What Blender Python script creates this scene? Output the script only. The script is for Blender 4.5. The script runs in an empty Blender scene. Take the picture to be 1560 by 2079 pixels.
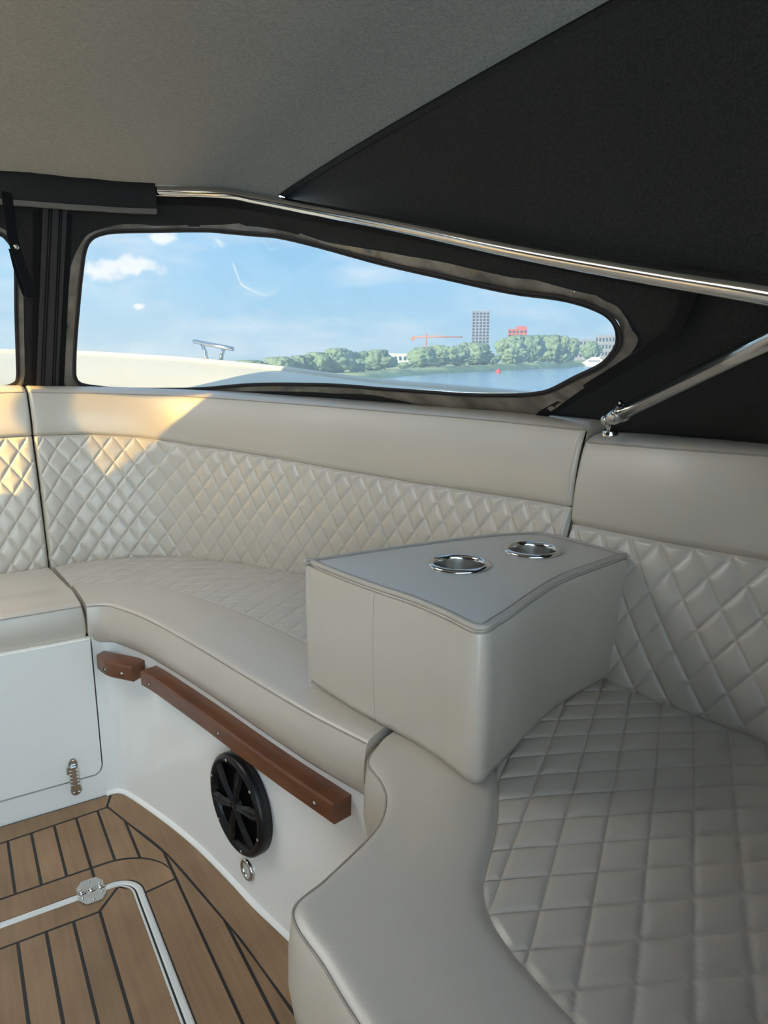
import bpy, math, random
import numpy as np
from mathutils import Vector, Matrix, noise
from mathutils.geometry import delaunay_2d_cdt
random.seed(7)
SC = bpy.context.scene
COL = SC.collection
# ------------------------------------------------------------------ camera
EYE = 1.10                                   # metres above the cockpit sole
cam = bpy.data.cameras.new('camera'); co = bpy.data.objects.new('camera', cam); COL.objects.link(co)
cam.sensor_fit = 'HORIZONTAL'; cam.sensor_width = 36; cam.lens = 36 * 1440 / 1560
cam.clip_start = .02; cam.clip_end = 6000
co.location = (0, 0, EYE); co.rotation_euler = (math.pi / 2 - math.atan(304.5 / 1440), 0, 0)
SC.camera = co
# boat frame: lat = to starboard, fwd = to the bow
A2 = Vector((-.523, .852)).normalized(); S2 = Vector((.852, .523)).normalized()
def LF(l, f, z=0.): return Vector((l * S2.x + f * A2.x, l * S2.y + f * A2.y, z))
MID = -.13                                   # lat of the boat's centre line
# ------------------------------------------------------------------ view, sky, sun
SC.view_settings.view_transform = 'Standard'; SC.view_settings.look = 'None'
SC.view_settings.gamma = 1; SC.view_settings.use_curve_mapping = False
SC.view_settings.exposure = 0.25
SC.cycles.use_denoising = True
SC.cycles.max_bounces = 10; SC.cycles.diffuse_bounces = 6; SC.cycles.transparent_max_bounces = 16
SC.cycles.sample_clamp_indirect = 8; SC.cycles.caustics_reflective = False; SC.cycles.caustics_refractive = False
SKY = 4.0; SUN = 60.0
SUN_DIR = LF(.90, .20, -.33).normalized()    # low afternoon sun from the port quarter

def nodes_of(nt): return nt.nodes, nt.links
w = bpy.data.worlds.new('sky'); SC.world = w; w.use_nodes = True
N_, L_ = nodes_of(w.node_tree); N_.clear()
def wn(t, **k):
    n = N_.new(t)
    for a, b in k.items(): setattr(n, a, b)
    return n
tc = wn('ShaderNodeTexCoord'); sep = wn('ShaderNodeSeparateXYZ'); L_.new(tc.outputs['Generated'], sep.inputs[0])
ramp = wn('ShaderNodeValToRGB'); L_.new(sep.outputs['Z'], ramp.inputs[0])
cr = ramp.color_ramp; cr.elements[0].position = .0; cr.elements[0].color = (1.25, 1.58, 1.70, 1)
cr.elements[1].position = 1.; cr.elements[1].color = (.55, .85, 1.48, 1)
e = cr.elements.new(.10); e.color = (.88, 1.46, 1.82, 1)
e = cr.elements.new(.22); e.color = (.56, 1.20, 1.85, 1)
def math_n(op, a, b=None, clamp=False):
    n = wn('ShaderNodeMath', operation=op); n.use_clamp = clamp
    for i, v in enumerate((a, b)):
        if v is None: continue
        if isinstance(v, (int, float)): n.inputs[i].default_value = v
        else: L_.new(v, n.inputs[i])
    return n.outputs[0]
mp = wn('ShaderNodeMapping'); mp.inputs['Scale'].default_value = (3, 3, 11); L_.new(tc.outputs['Generated'], mp.inputs[0])
nz = wn('ShaderNodeTexNoise'); nz.inputs['Scale'].default_value = 2.2; nz.inputs['Detail'].default_value = 7; nz.inputs['Roughness'].default_value = .58
L_.new(mp.outputs[0], nz.inputs['Vector'])
cir = wn('ShaderNodeMapRange'); cir.inputs[1].default_value = .47; cir.inputs[2].default_value = .78; cir.inputs[4].default_value = .55
L_.new(nz.outputs[0], cir.inputs[0])
nz2 = wn('ShaderNodeTexNoise'); nz2.inputs['Scale'].default_value = 38; nz2.inputs['Detail'].default_value = 8
L_.new(tc.outputs['Generated'], nz2.inputs['Vector'])
mask = cir.outputs[0]
for d, r, sq in (((-.352, .93, .110), .040, 2.2), ((-.318, .94, .118), .036, 2.2), ((-.280, .948, .153), .034, 2.2), ((-.212, .965, .152), .020, 1.4), ((-.314, .947, .070), .007, 1.6),
                 ((.5, .82, .3), .09, 2.6), ((-.8, .5, .34), .10, 2.5), ((-.2, -.9, .33), .11, 2.4), ((.8, -.3, .4), .1, 2.4), ((-.7, -.5, .5), .12, 2.2)):
    v = wn('ShaderNodeVectorMath', operation='SUBTRACT'); L_.new(tc.outputs['Generated'], v.inputs[0]); v.inputs[1].default_value = Vector(d).normalized()
    v2 = wn('ShaderNodeVectorMath', operation='MULTIPLY'); L_.new(v.outputs[0], v2.inputs[0]); v2.inputs[1].default_value = (1, 1, sq)
    ln = wn('ShaderNodeVectorMath', operation='LENGTH'); L_.new(v2.outputs[0], ln.inputs[0])
    k = math_n('DIVIDE', ln.outputs['Value'], r)
    k = math_n('SUBTRACT', 1.32, k); n2 = math_n('MULTIPLY', nz2.outputs[0], 3.6); n2 = math_n('SUBTRACT', n2, 2.05)
    k = math_n('ADD', k, n2); mr = wn('ShaderNodeMapRange', interpolation_type='SMOOTHSTEP'); L_.new(k, mr.inputs[0]); mr.inputs[1].default_value = .1; mr.inputs[2].default_value = 1.1
    mask = math_n('MAXIMUM', mask, mr.outputs[0])
mix = wn('ShaderNodeMix', data_type='RGBA'); L_.new(mask, mix.inputs['Factor']); L_.new(ramp.outputs[0], mix.inputs['A']); mix.inputs['B'].default_value = (2.5, 2.3, 2.1, 1)
bg = wn('ShaderNodeBackground'); bg.inputs[1].default_value = SKY; L_.new(mix.outputs['Result'], bg.inputs[0])
wo = wn('ShaderNodeOutputWorld'); L_.new(bg.outputs[0], wo.inputs[0])
sl = bpy.data.lights.new('sun', 'SUN'); so = bpy.data.objects.new('sun', sl); COL.objects.link(so)
sl.energy = SUN; sl.color = (1, .84, .60); sl.angle = math.radians(.4)
so.rotation_euler = SUN_DIR.to_track_quat('-Z', 'Y').to_euler(); so.location = (-6, -4, 6)

# ------------------------------------------------------------------ materials
MATS = {}
def mat(name, base, rough=.5, metal=0., var=.06, vscale=8., bump=0., bscale=200., coat=0., spec=.5, stretch=(1, 1, 1), sheen=0., base2=None, transl=0.):
    m = bpy.data.materials.new(name); m.use_nodes = True; nt = m.node_tree; N, L = nt.nodes, nt.links
    b = N['Principled BSDF']; b.inputs['Roughness'].default_value = rough; b.inputs['Metallic'].default_value = metal
    b.inputs['Specular IOR Level'].default_value = spec; b.inputs['Coat Weight'].default_value = coat; b.inputs['Coat Roughness'].default_value = .06
    if sheen: b.inputs['Sheen Weight'].default_value = sheen
    t = N.new('ShaderNodeTexCoord'); mpn = N.new('ShaderNodeMapping'); mpn.inputs['Scale'].default_value = stretch; L.new(t.outputs['Object'], mpn.inputs[0])
    n = N.new('ShaderNodeTexNoise'); n.inputs['Scale'].default_value = vscale; n.inputs['Detail'].default_value = 5; L.new(mpn.outputs[0], n.inputs['Vector'])
    r = N.new('ShaderNodeValToRGB'); L.new(n.outputs[0], r.inputs[0])
    c2 = base2 or tuple(min(1, c * (1 + var)) for c in base); c1 = tuple(c * (1 - var) for c in base)
    r.color_ramp.elements[0].position = .3; r.color_ramp.elements[0].color = (*c1, 1); r.color_ramp.elements[1].position = .7; r.color_ramp.elements[1].color = (*c2, 1)
    L.new(r.outputs[0], b.inputs['Base Color'])
    if bump:
        n2 = N.new('ShaderNodeTexNoise'); n2.inputs['Scale'].default_value = bscale; n2.inputs['Detail'].default_value = 3; L.new(mpn.outputs[0], n2.inputs['Vector'])
        bp = N.new('ShaderNodeBump'); bp.inputs['Strength'].default_value = bump; bp.inputs['Distance'].default_value = .002; L.new(n2.outputs[0], bp.inputs['Height']); L.new(bp.outputs[0], b.inputs['Normal'])
    if transl:
        tr = N.new('ShaderNodeBsdfTranslucent'); tr.inputs[0].default_value = (*[min(1, c * 1.6) for c in base], 1)
        mx = N.new('ShaderNodeMixShader'); mx.inputs[0].default_value = transl; L.new(b.outputs[0], mx.inputs[1]); L.new(tr.outputs[0], mx.inputs[2]); L.new(mx.outputs[0], N['Material Output'].inputs[0])
    if name == 'cushion_vinyl': b.inputs['Coat Roughness'].default_value = .40
    MATS[name] = m; return m
VINYL = mat('cushion_vinyl', (.53, .477, .405), rough=.36, var=.025, vscale=3, bump=.12, bscale=420, spec=.8, coat=.6)
THREAD = mat('cushion_thread', (.36, .315, .27), rough=.7, var=.1, vscale=60)
PIPE = mat('cushion_piping', (.47, .42, .365), rough=.42, var=.03, vscale=20)
GEL = mat('white_gelcoat', (.88, .865, .83), rough=.10, var=.012, vscale=2, coat=.4)
GELOUT = mat('cream_deck', (.95, .80, .52), rough=.5, var=.02, vscale=2, bump=.1, bscale=300)
DARK = mat('dark_gap', (.02, .02, .02), rough=.8)
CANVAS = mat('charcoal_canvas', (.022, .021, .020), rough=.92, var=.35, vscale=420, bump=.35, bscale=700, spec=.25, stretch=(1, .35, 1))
ROOF = mat('roof_canvas_lit', (.112, .096, .070), rough=.92, var=.35, vscale=380, bump=.4, bscale=700, spec=.25, stretch=(.35, 1, 1), transl=.06)  # same cloth as the side panel, lighter colour stands in for its light
TAPE = mat('black_tape', (.005, .005, .005), spec=.2, rough=.75, var=.15, vscale=300, bump=.3, bscale=700)
ZIPM = mat('zip_tape', (.032, .027, .027), rough=.75, var=.15, vscale=300, bump=.3, bscale=700)
HEM = mat('grey_hem', (.13, .115, .10), rough=.85, var=.15, vscale=300, bump=.3, bscale=700)
STEEL = mat('polished_steel', (.62, .60, .57), rough=.14, metal=1, var=.03, vscale=40)
BRUSH = mat('brushed_steel', (.60, .58, .55), rough=.26, metal=1, var=.1, vscale=14, stretch=(1, 1, .05))
TEAKD = mat('varnished_teak', (.125, .040, .014), rough=.34, var=.12, vscale=14, coat=.12, stretch=(1, 1, 5), base2=(.165, .056, .019))
BLACKP = mat('black_plastic', (.005, .005, .006), rough=.38, var=.1, spec=.35)
BLACKC = mat('speaker_cone_black', (.003, .003, .0035), rough=.7, var=.1, spec=.04)
CAULK = mat('black_caulk', (.012, .012, .014), rough=.6, var=.1, vscale=100)
SEAL = mat('white_rubber_seal', (.72, .72, .70), rough=.35, var=.03)
BORDER = mat('vinyl_border_film', (.17, .15, .125), rough=.16, var=.55, vscale=11, coat=.25)  # mottled tan base stands in for reflections on the film
LENS = mat('light_lens', (.55, .55, .52), rough=.15, var=.05, vscale=30)
def teak_mat(name, k):
    m = bpy.data.materials.new(name); m.use_nodes = True; N, L = m.node_tree.nodes, m.node_tree.links; b = N['Principled BSDF']
    t = N.new('ShaderNodeTexCoord'); r = N.new('ShaderNodeMapping'); r.inputs['Rotation'].default_value = (0, 0, -math.atan2(A2.y, A2.x)); L.new(t.outputs['Object'], r.inputs[0])
    s = N.new('ShaderNodeMapping'); s.inputs['Scale'].default_value = (3, 60, 60); L.new(r.outputs[0], s.inputs[0])
    n = N.new('ShaderNodeTexNoise'); n.inputs['Scale'].default_value = 1.6; n.inputs['Detail'].default_value = 6; L.new(s.outputs[0], n.inputs['Vector'])
    n2 = N.new('ShaderNodeTexNoise'); n2.inputs['Scale'].default_value = 9; n2.inputs['Detail'].default_value = 4; L.new(t.outputs['Object'], n2.inputs['Vector'])
    mx = N.new('ShaderNodeMath'); mx.operation = 'ADD'; L.new(n.outputs[0], mx.inputs[0]); L.new(n2.outputs[0], mx.inputs[1])
    hv = N.new('ShaderNodeMath'); hv.operation = 'MULTIPLY'; hv.inputs[1].default_value = .5; L.new(mx.outputs[0], hv.inputs[0])
    c = N.new('ShaderNodeValToRGB'); L.new(hv.outputs[0], c.inputs[0]); c.color_ramp.elements[0].position = .3; c.color_ramp.elements[1].position = .72
    c.color_ramp.elements[0].color = (.20 * k, .115 * k, .058 * k, 1); c.color_ramp.elements[1].color = (.33 * k, .205 * k, .112 * k, 1)
    L.new(c.outputs[0], b.inputs['Base Color']); b.inputs['Roughness'].default_value = .55
    bp = N.new('ShaderNodeBump'); bp.inputs['Strength'].default_value = .15; bp.inputs['Distance'].default_value = .001; L.new(n.outputs[0], bp.inputs['Height']); L.new(bp.outputs[0], b.inputs['Normal'])
    return m
TEAK = [teak_mat('deck_teak_%d' % i, k) for i, k in enumerate((.93, 1., 1.06, .97))]
def pane_mat(name, tint, haze):
    m = bpy.data.materials.new(name); m.use_nodes = True; N, L = m.node_tree.nodes, m.node_tree.links; N.remove(N['Principled BSDF'])
    tr = N.new('ShaderNodeBsdfTransparent'); tr.inputs[0].default_value = (*tint, 1)
    tl = N.new('ShaderNodeBsdfTranslucent'); tl.inputs[0].default_value = (.95, .95, .93, 1)
    gl = N.new('ShaderNodeBsdfGlossy'); gl.inputs['Roughness'].default_value = .03; gl.inputs[0].default_value = (.9, .9, .9, 1)
    t = N.new('ShaderNodeTexCoord'); n = N.new('ShaderNodeTexNoise'); n.inputs['Scale'].default_value = 7; n.inputs['Detail'].default_value = 6; L.new(t.outputs['Object'], n.inputs['Vector'])
    mr = N.new('ShaderNodeMapRange'); mr.inputs[1].default_value = .35; mr.inputs[2].default_value = .75; mr.inputs[3].default_value = haze * .93; mr.inputs[4].default_value = haze * 1.1; L.new(n.outputs[0], mr.inputs[0])
    m1 = N.new('ShaderNodeMixShader'); L.new(mr.outputs[0], m1.inputs[0]); L.new(tr.outputs[0], m1.inputs[1]); L.new(tl.outputs[0], m1.inputs[2])
    fr = N.new('ShaderNodeFresnel'); fr.inputs[0].default_value = 1.3
    m2 = N.new('ShaderNodeMixShader'); L.new(fr.outputs[0], m2.inputs[0]); L.new(m1.outputs[0], m2.inputs[1]); L.new(gl.outputs[0], m2.inputs[2])
    L.new(m2.outputs[0], N['Material Output'].inputs[0]); return m
PANE = pane_mat('clear_vinyl_pane', (.064, .071, .076), .042)
PANEP = pane_mat('amber_sun_pane_side', (.070, .050, .013), .02)  # dark amber tint sets the colour of the sun patch

PANEA = pane_mat('warm_light_pane_aft', (.98, .80, .66), .02)  # warm tint colours the light of the added aft openings
PANEL = pane_mat('amber_sun_pane_front', (.26, .185, .05), .02)  # paler amber tint, brightens the left-hand sun patch
def milky_mat():
    m = bpy.data.materials.new('milky_light_panel'); m.use_nodes = True; N, L = m.node_tree.nodes, m.node_tree.links; b = N['Principled BSDF']
    b.inputs['Base Color'].default_value = (.85, .82, .76, 1); b.inputs['Roughness'].default_value = .4
    t = N.new('ShaderNodeTexCoord'); n = N.new('ShaderNodeTexNoise'); n.inputs['Scale'].default_value = 5; L.new(t.outputs['Object'], n.inputs['Vector'])
    tl = N.new('ShaderNodeBsdfTranslucent'); r = N.new('ShaderNodeValToRGB'); L.new(n.outputs[0], r.inputs[0]); L.new(r.outputs[0], tl.inputs[0])
    r.color_ramp.elements[0].color = (.92, .85, .74, 1); r.color_ramp.elements[1].color = (.97, .90, .79, 1)
    mx = N.new('ShaderNodeMixShader'); mx.inputs[0].default_value = .7; L.new(b.outputs[0], mx.inputs[1]); L.new(tl.outputs[0], mx.inputs[2]); L.new(mx.outputs[0], N['Material Output'].inputs[0]); return m
MILKY = milky_mat()  # diffuser for the added roof light panel

# ------------------------------------------------------------------ mesh helpers
def link(name, me, m, parent=None, smooth=True):
    o = bpy.data.objects.new(name, me); COL.objects.link(o)
    if m: me.materials.append(m)
    if smooth: me.polygons.foreach_set('use_smooth', [True] * len(me.polygons))
    if parent: o.parent = parent
    return o
def mesh(name, V, Fc, m, parent=None, smooth=True):
    me = bpy.data.meshes.new(name); me.from_pydata([tuple(v) for v in V], [], Fc); me.update()
    return link(name, me, m, parent, smooth)
def grid(name, P, m, parent=None, closed_u=False, caps=False, smooth=True):
    """P: array (nu, nv, 3)"""
    P = np.asarray(P, float); nu, nv = P.shape[:2]; V = P.reshape(-1, 3)
    I = np.arange(nu * nv).reshape(nu, nv)
    if closed_u: I = np.vstack([I, I[:1]])
    Q = np.stack([I[:-1, :-1], I[1:, :-1], I[1:, 1:], I[:-1, 1:]], -1).reshape(-1, 4)
    me = bpy.data.meshes.new(name); me.vertices.add(len(V)); me.vertices.foreach_set('co', V.ravel())
    nf = len(Q); extra = []
    if caps: extra = [list(I[0][::-1]), list(I[-1])]
    loops = np.concatenate([Q.ravel()] + [np.array(e_) for e_ in extra]) if extra else Q.ravel()
    starts = list(range(0, nf * 4, 4)); tot = [4] * nf; k = nf * 4
    for e_ in extra: starts.append(k); tot.append(len(e_)); k += len(e_)
    me.loops.add(len(loops)); me.loops.foreach_set('vertex_index', loops.astype(np.int32))
    me.polygons.add(len(starts)); me.polygons.foreach_set('loop_start', starts); me.polygons.foreach_set('loop_total', tot)
    me.update(calc_edges=True); me.validate()
    o = link(name, me, m, parent, smooth)
    if smooth and caps: me.shade_smooth() if False else None
    return o
def crv(P, t):
    P = np.asarray(P, float); n = len(P) - 1; t = min(max(t, 0), n - 1e-9); i = int(t); t -= i
    g = lambda k: P[k] if 0 <= k <= n else (2 * P[0] - P[1] if k < 0 else 2 * P[n] - P[n - 1])
    p0, p1, p2, p3 = g(i - 1), g(i), g(i + 1), g(i + 2)
    return .5 * ((2 * p1) + (-p0 + p2) * t + (2 * p0 - 5 * p1 + 4 * p2 - p3) * t * t + (-p0 + 3 * p1 - 3 * p2 + p3) * t ** 3)
def spline(P, n): return np.array([crv(P, t) for t in np.linspace(0, len(P) - 1, n)])
def frames(P):
    P = [Vector(p) for p in P]; T = []
    for i in range(len(P)): T.append((P[min(i + 1, len(P) - 1)] - P[max(i - 1, 0)]).normalized())
    up = Vector((0, 0, 1)) if abs(T[0].z) < .9 else Vector((1, 0, 0)); X = (up - T[0] * up.dot(T[0])).normalized(); R = []
    for t in T:
        X = (X - t * X.dot(t)).normalized(); R.append((X.copy(), t.cross(X)))
    return P, R
def tube(name, P, r, m, parent=None, seg=10, caps=True, closed=False):
    P, R = frames(P); G = []
    for p, (x, y) in zip(P, R): G.append([p + (x * math.cos(k) + y * math.sin(k)) * r for k in np.linspace(0, 2 * math.pi, seg + 1)])
    V = [q for row in G for q in row[:-1]]; F = []
    for i in range(len(G) - 1):
        for k in range(seg): F.append((i * seg + k, i * seg + (k + 1) % seg, (i + 1) * seg + (k + 1) % seg, (i + 1) * seg + k))
    if closed:
        i = len(G) - 1
        for k in range(seg): F.append((i * seg + k, i * seg + (k + 1) % seg, (k + 1) % seg, k))
    elif caps: F.append(tuple(range(seg))[::-1]); F.append(tuple((len(G) - 1) * seg + k for k in range(seg)))
    return mesh(name, V, F, m, parent)
def sweep(name, P, prof, m, parent=None, nrm=None, caps=True, smooth=False):
    """prof: list of (n, z): n along nrm[i] (horizontal), z up"""
    G = [[Vector(p) + Vector(nn) * a + Vector((0, 0, b)) for a, b in prof] for p, nn in zip(P, nrm)]
    k = len(prof); V = [q for r in G for q in r]; F = []
    for i in range(len(G) - 1):
        for j in range(k): F.append((i * k + j, i * k + (j + 1) % k, (i + 1) * k + (j + 1) % k, (i + 1) * k + j))
    if caps: F.append(tuple(range(k))[::-1]); F.append(tuple((len(G) - 1) * k + j for j in range(k)))
    return mesh(name, V, F, m, parent, smooth)
def lathe(name, prof, M, m, parent=None, seg=40, smooth=True):
    V = []; F = []; k = len(prof)
    for i in range(seg):
        c, s = math.cos(2 * math.pi * i / seg), math.sin(2 * math.pi * i / seg)
        for r, z in prof: V.append(M @ Vector((r * c, r * s, z)))
    for i in range(seg):
        for j in range(k - 1): a = i * k + j; b = (i + 1) % seg * k + j; F.append((a, b, b + 1, a + 1))
    return mesh(name, V, F, m, parent, smooth)
def prism(name, poly, z0, z1, m, parent=None, fn=None, bev=0., smooth=False):
    """poly in xy; fn maps (x,y,z) to the world"""
    fn = fn or (lambda x, y, z: Vector((x, y, z))); n = len(poly); V = []; F = []
    lay = [(z0, 0), (z1, 0)]
    if bev:
        lay = [(z0, 0), (z1 - bev, 0), (z1, bev)]
    cx = sum(p[0] for p in poly) / n; cy = sum(p[1] for p in poly) / n
    for z, ins in lay:
        for i, p in enumerate(poly):
            x, y = p
            if ins:
                a, b, c = Vector(poly[i - 1]), Vector(p), Vector(poly[(i + 1) % n]); d1, d2 = (b - a), (c - b)
                n1 = Vector((-d1.y, d1.x)).normalized() if d1.length > 1e-9 else Vector((0, 0)); n2 = Vector((-d2.y, d2.x)).normalized() if d2.length > 1e-9 else Vector((0, 0))
                nn = n1 + n2; nn = nn.normalized() if nn.length > 1e-6 else n1
                ar = sum(poly[q - 1][0] * poly[q][1] - poly[q][0] * poly[q - 1][1] for q in range(n))
                if ar < 0: nn = -nn
                x, y = x + nn.x * ins * 1.2, y + nn.y * ins * 1.2
            V.append(fn(x, y, z))
    for l in range(len(lay) - 1):
        for i in range(n): F.append((l * n + i, l * n + (i + 1) % n, (l + 1) * n + (i + 1) % n, (l + 1) * n + i))
    F.append(tuple(range(n))[::-1]); F.append(tuple((len(lay) - 1) * n + i for i in range(n)))
    return mesh(name, V, F, m, parent, smooth)
def box(name, c, d, m, parent=None, M=None):
    M = M or Matrix.Identity(4); V = [M @ Vector((c[0] + d[0] * x / 2, c[1] + d[1] * y / 2, c[2] + d[2] * z / 2)) for x in (-1, 1) for y in (-1, 1) for z in (-1, 1)]
    return mesh(name, V, [(0, 1, 3, 2), (4, 6, 7, 5), (0, 4, 5, 1), (2, 3, 7, 6), (0, 2, 6, 4), (1, 5, 7, 3)], m, parent, False)
def thing(name, label, cat, group=None, loc=(0, 0, 0)):
    o = bpy.data.objects.new(name, None); COL.objects.link(o); o.empty_display_size = .05; tag(o, label, cat, group); return o
def tag(o, label, cat, group=None):
    o['label'] = label; o['category'] = cat
    if group: o['group'] = group
    return o
def struct(o, label=None, cat=None):
    o['kind'] = 'structure'
    if label: o['label'] = label
    if cat: o['category'] = cat
    return o
def inpoly(x, y, P):
    c = False; j = len(P) - 1
    for i in range(len(P)):
        if (P[i][1] > y) != (P[j][1] > y) and x < (P[j][0] - P[i][0]) * (y - P[i][1]) / (P[j][1] - P[i][1]) + P[i][0]: c = not c
        j = i
    return c
def region(name, outer, holes, S, m, parent=None, su=.33, sv=.55, step=.05, smooth=True, thick=0.):
    """a sheet of surface S(u,v) bounded by outline 'outer' with holes cut out of it"""
    V = []; E = []
    for L in [outer] + holes:
        b = len(V); V += [Vector((u * su, v * sv)) for u, v in L]; E += [(b + i, b + (i + 1) % len(L)) for i in range(len(L))]
    xs = [v.x for v in V]; ys = [v.y for v in V]
    x = min(xs) + step / 2
    while x < max(xs):
        y = min(ys) + step / 2
        while y < max(ys):
            if inpoly(x / su, y / sv, outer) and not any(inpoly(x / su, y / sv, h) for h in holes): V.append(Vector((x, y)))
            y += step
        x += step
    vo, eo, fo, *_ = delaunay_2d_cdt(V, E, [], 0, 1e-6)
    F = []
    for f in fo:
        cx = sum(vo[i].x for i in f) / len(f) / su; cy = sum(vo[i].y for i in f) / len(f) / sv
        if inpoly(cx, cy, outer) and not any(inpoly(cx, cy, h) for h in holes): F.append(tuple(f))
    o = mesh(name, [S(p.x / su, p.y / sv) for p in vo], F, m, parent, smooth)
    if thick:
        md = o.modifiers.new('thickness', 'SOLIDIFY'); md.thickness = thick; md.offset = 0
    return o
def dense(P, closed=True, n=6):
    """smooth a control outline with Catmull-Rom"""
    P = [np.array(p, float) for p in P]; k = len(P); o = []
    for i in range(k):
        p0, p1, p2, p3 = P[i - 1], P[i], P[(i + 1) % k], P[(i + 2) % k]
        for j in range(n):
            t = j / n; o.append(tuple(.5 * ((2 * p1) + (-p0 + p2) * t + (2 * p0 - 5 * p1 + 4 * p2 - p3) * t * t + (-p0 + 3 * p1 - 3 * p2 + p3) * t ** 3)))
    return o

# ================================================================== deck (cockpit sole)
GAP = .0029; ZT = .006
fl = prism('floor', [(-.62, 1.768), (.247, 1.776), (.275, 1.772), (.30, 1.736), (.348, 1.597), (.387, 1.46), (.416, 1.318), (.434, 1.212), (.463, 1.081), (.50, .7), (.5, -.9), (-.62, -.9)], -.03, .0048, CAULK, None, lambda x, y, z: LF(x, y, z))
struct(fl, 'teak planked cockpit floor with black caulked seams', 'floor')
BORD = [(-.6, 1.69), (-.001, 1.705), (.239, 1.7195), (.2665, 1.632), (.320, 1.462), (.369, 1.186), (.383, 1.081), (.42, .7), (.42, -.9)]
def border_f(l):
    B = BORD[:-1]
    for (l0, f0), (l1, f1) in zip(B, B[1:]):
        if l0 <= l <= l1: return f0 + (f1 - f0) * (l - l0) / (l1 - l0)
    return .5
def band_outer(l):
    if l <= .19: return 1.507
    if l >= .3165: return -.88
    k = (l - .19) / (.3165 - .19); return 1.39 + .117 * math.sqrt(max(0, 1 - k * k))
nplk = [0]
def plank(poly, parent, zt=ZT):
    nplk[0] += 1
    return prism('plank', poly, -.012, zt, TEAK[(nplk[0] * 7) % 4], parent, lambda x, y, z: LF(x, y, z), bev=.0008)
edges = [-.5845 + .05 * k for k in range(18)] + [.3165, .367, .42]
for l0, l1 in zip(edges, edges[1:]):
    a, b = l0 + GAP, l1 - GAP; n = 12; top = []; bot = []
    for i in range(n + 1):
        l = a + (b - a) * i / n; t_ = border_f(l) - GAP * 1.3; bt = band_outer(l) + GAP * 1.3
        if t_ > bt + .004: top.append((l, t_)); bot.append((l, bt))
    if len(top) > 1: plank(bot + top[::-1], fl)
# planks framing the hatch opening
HO_L, HO_F, R0 = .251, 1.438, .055
def arc(cx, cy, rx, ry, a0, a1, n=8): return [(cx + rx * math.cos(math.radians(a0 + (a1 - a0) * i / n)), cy + ry * math.sin(math.radians(a0 + (a1 - a0) * i / n))) for i in range(n + 1)]
plank([(-.6, HO_F), (.166 - GAP, HO_F), (.166 - GAP, 1.507 - GAP), (-.6, 1.507 - GAP)], fl)
co_ = [(l, band_outer(l) - GAP) for l in np.linspace(.19, .3135, 12)]
plank([(.166 + GAP, HO_F)] + arc(HO_L - R0, HO_F - R0, R0, R0, 90, 0) + [(HO_L, 1.372), (.314, 1.380)] + co_[::-1] + [(.166 + GAP, 1.507 - GAP)], fl)
plank([(HO_L, -.88), (.314, -.88), (.314, 1.380 - 2 * GAP), (HO_L, 1.372 - 2 * GAP)], fl)
# border planks along the walls
plank([(-.6, 1.69 + GAP), (-.001, 1.705 + GAP), (.239 - GAP, 1.7195 + GAP), (.258 - GAP, 1.772), (-.6, 1.764)], fl)
bs = spline([(.239, 1.7195), (.2665, 1.632), (.320, 1.462), (.369, 1.186), (.383, 1.081), (.42, .7), (.42, .2), (.42, -.88)], 50)
ws = spline([(.262, 1.774), (.275, 1.770), (.30, 1.736), (.348, 1.597), (.387, 1.46), (.416, 1.318), (.434, 1.212), (.463, 1.081), (.495, .7), (.495, -.88)], 60)
plank([(p[0] + GAP, p[1] + GAP) for p in bs] + [tuple(p) for p in ws[::-1]], fl)
# hatch lid
hatch = thing('deck_hatch', 'teak deck hatch lid framed by white rubber seal in the floor', 'hatch')
HI_L, HI_F, R1 = .227, 1.419, .035
def lidplank(poly): return plank(poly, hatch)
edges = [.008 + .05 * k for k in range(-12, 4)]
for l0, l1 in zip(edges, edges[1:]): lidplank([(l0 + GAP, -.7), (l1 - GAP, -.7), (l1 - GAP, 1.3635 - GAP), (l0 + GAP, 1.3635 - GAP)])
lidplank([(-.6, 1.3635 + GAP), (.158 - GAP, 1.3635 + GAP), (.203, HI_F), (-.6, HI_F)])
lidplank([(.158 + GAP, -.7), (HI_L, -.7)] + arc(HI_L - R1, HI_F - R1, R1, R1, 0, 72) + [(.207, HI_F - .003), (.158 + GAP, 1.3635)])
def sealpath(l, f, r): return [LF(-.6, f, 0)] + [LF(x, y, 0) for x, y in arc(l - r, f - r, r, r, 90, 0, 12)] + [LF(l, -.7, 0)]
def ribbon(name, l, f, r, wd, zt, m, parent):
    P = sealpath(l, f, r); NR = [LF(0, 1).normalized()] + [LF(math.cos(math.radians(k)), math.sin(math.radians(k))) for k in np.linspace(90, 0, 13)] + [LF(1, 0)]
    return sweep(name, P, [(-wd / 2, -.01), (wd / 2, -.01), (wd / 2, zt - .002), (wd / 4, zt), (-wd / 4, zt), (-wd / 2, zt - .002)], m, parent, NR)
ribbon('seal', .2415, 1.4305, .050, .0125, .0075, SEAL, hatch)
ribbon('seal', .2295, 1.4215, .040, .0050, .0065, SEAL, hatch)
def screw(name, M, r, parent, m=STEEL):
    o = lathe(name, [(0, r * .5), (r * .5, r * .42), (r * .9, r * .15), (r, 0)], M, m, parent, 12)
    return o
hz = ZT + .0005
hg = prism('hinge', [(.126, 1.452), (.138, 1.470), (.168, 1.470), (.180, 1.452), (.180, 1.436), (.126, 1.436)], hz, hz + .0022, STEEL, hatch, lambda x, y, z: LF(x, y, z), bev=.0006)
hg['label'] = 'polished steel butterfly hinge'
prism('hinge_leaf', [(.126, 1.429), (.180, 1.429), (.180, 1.411), (.168, 1.393), (.138, 1.393), (.126, 1.411)], hz, hz + .0022, STEEL, hg, lambda x, y, z: LF(x, y, z), bev=.0006)
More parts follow.
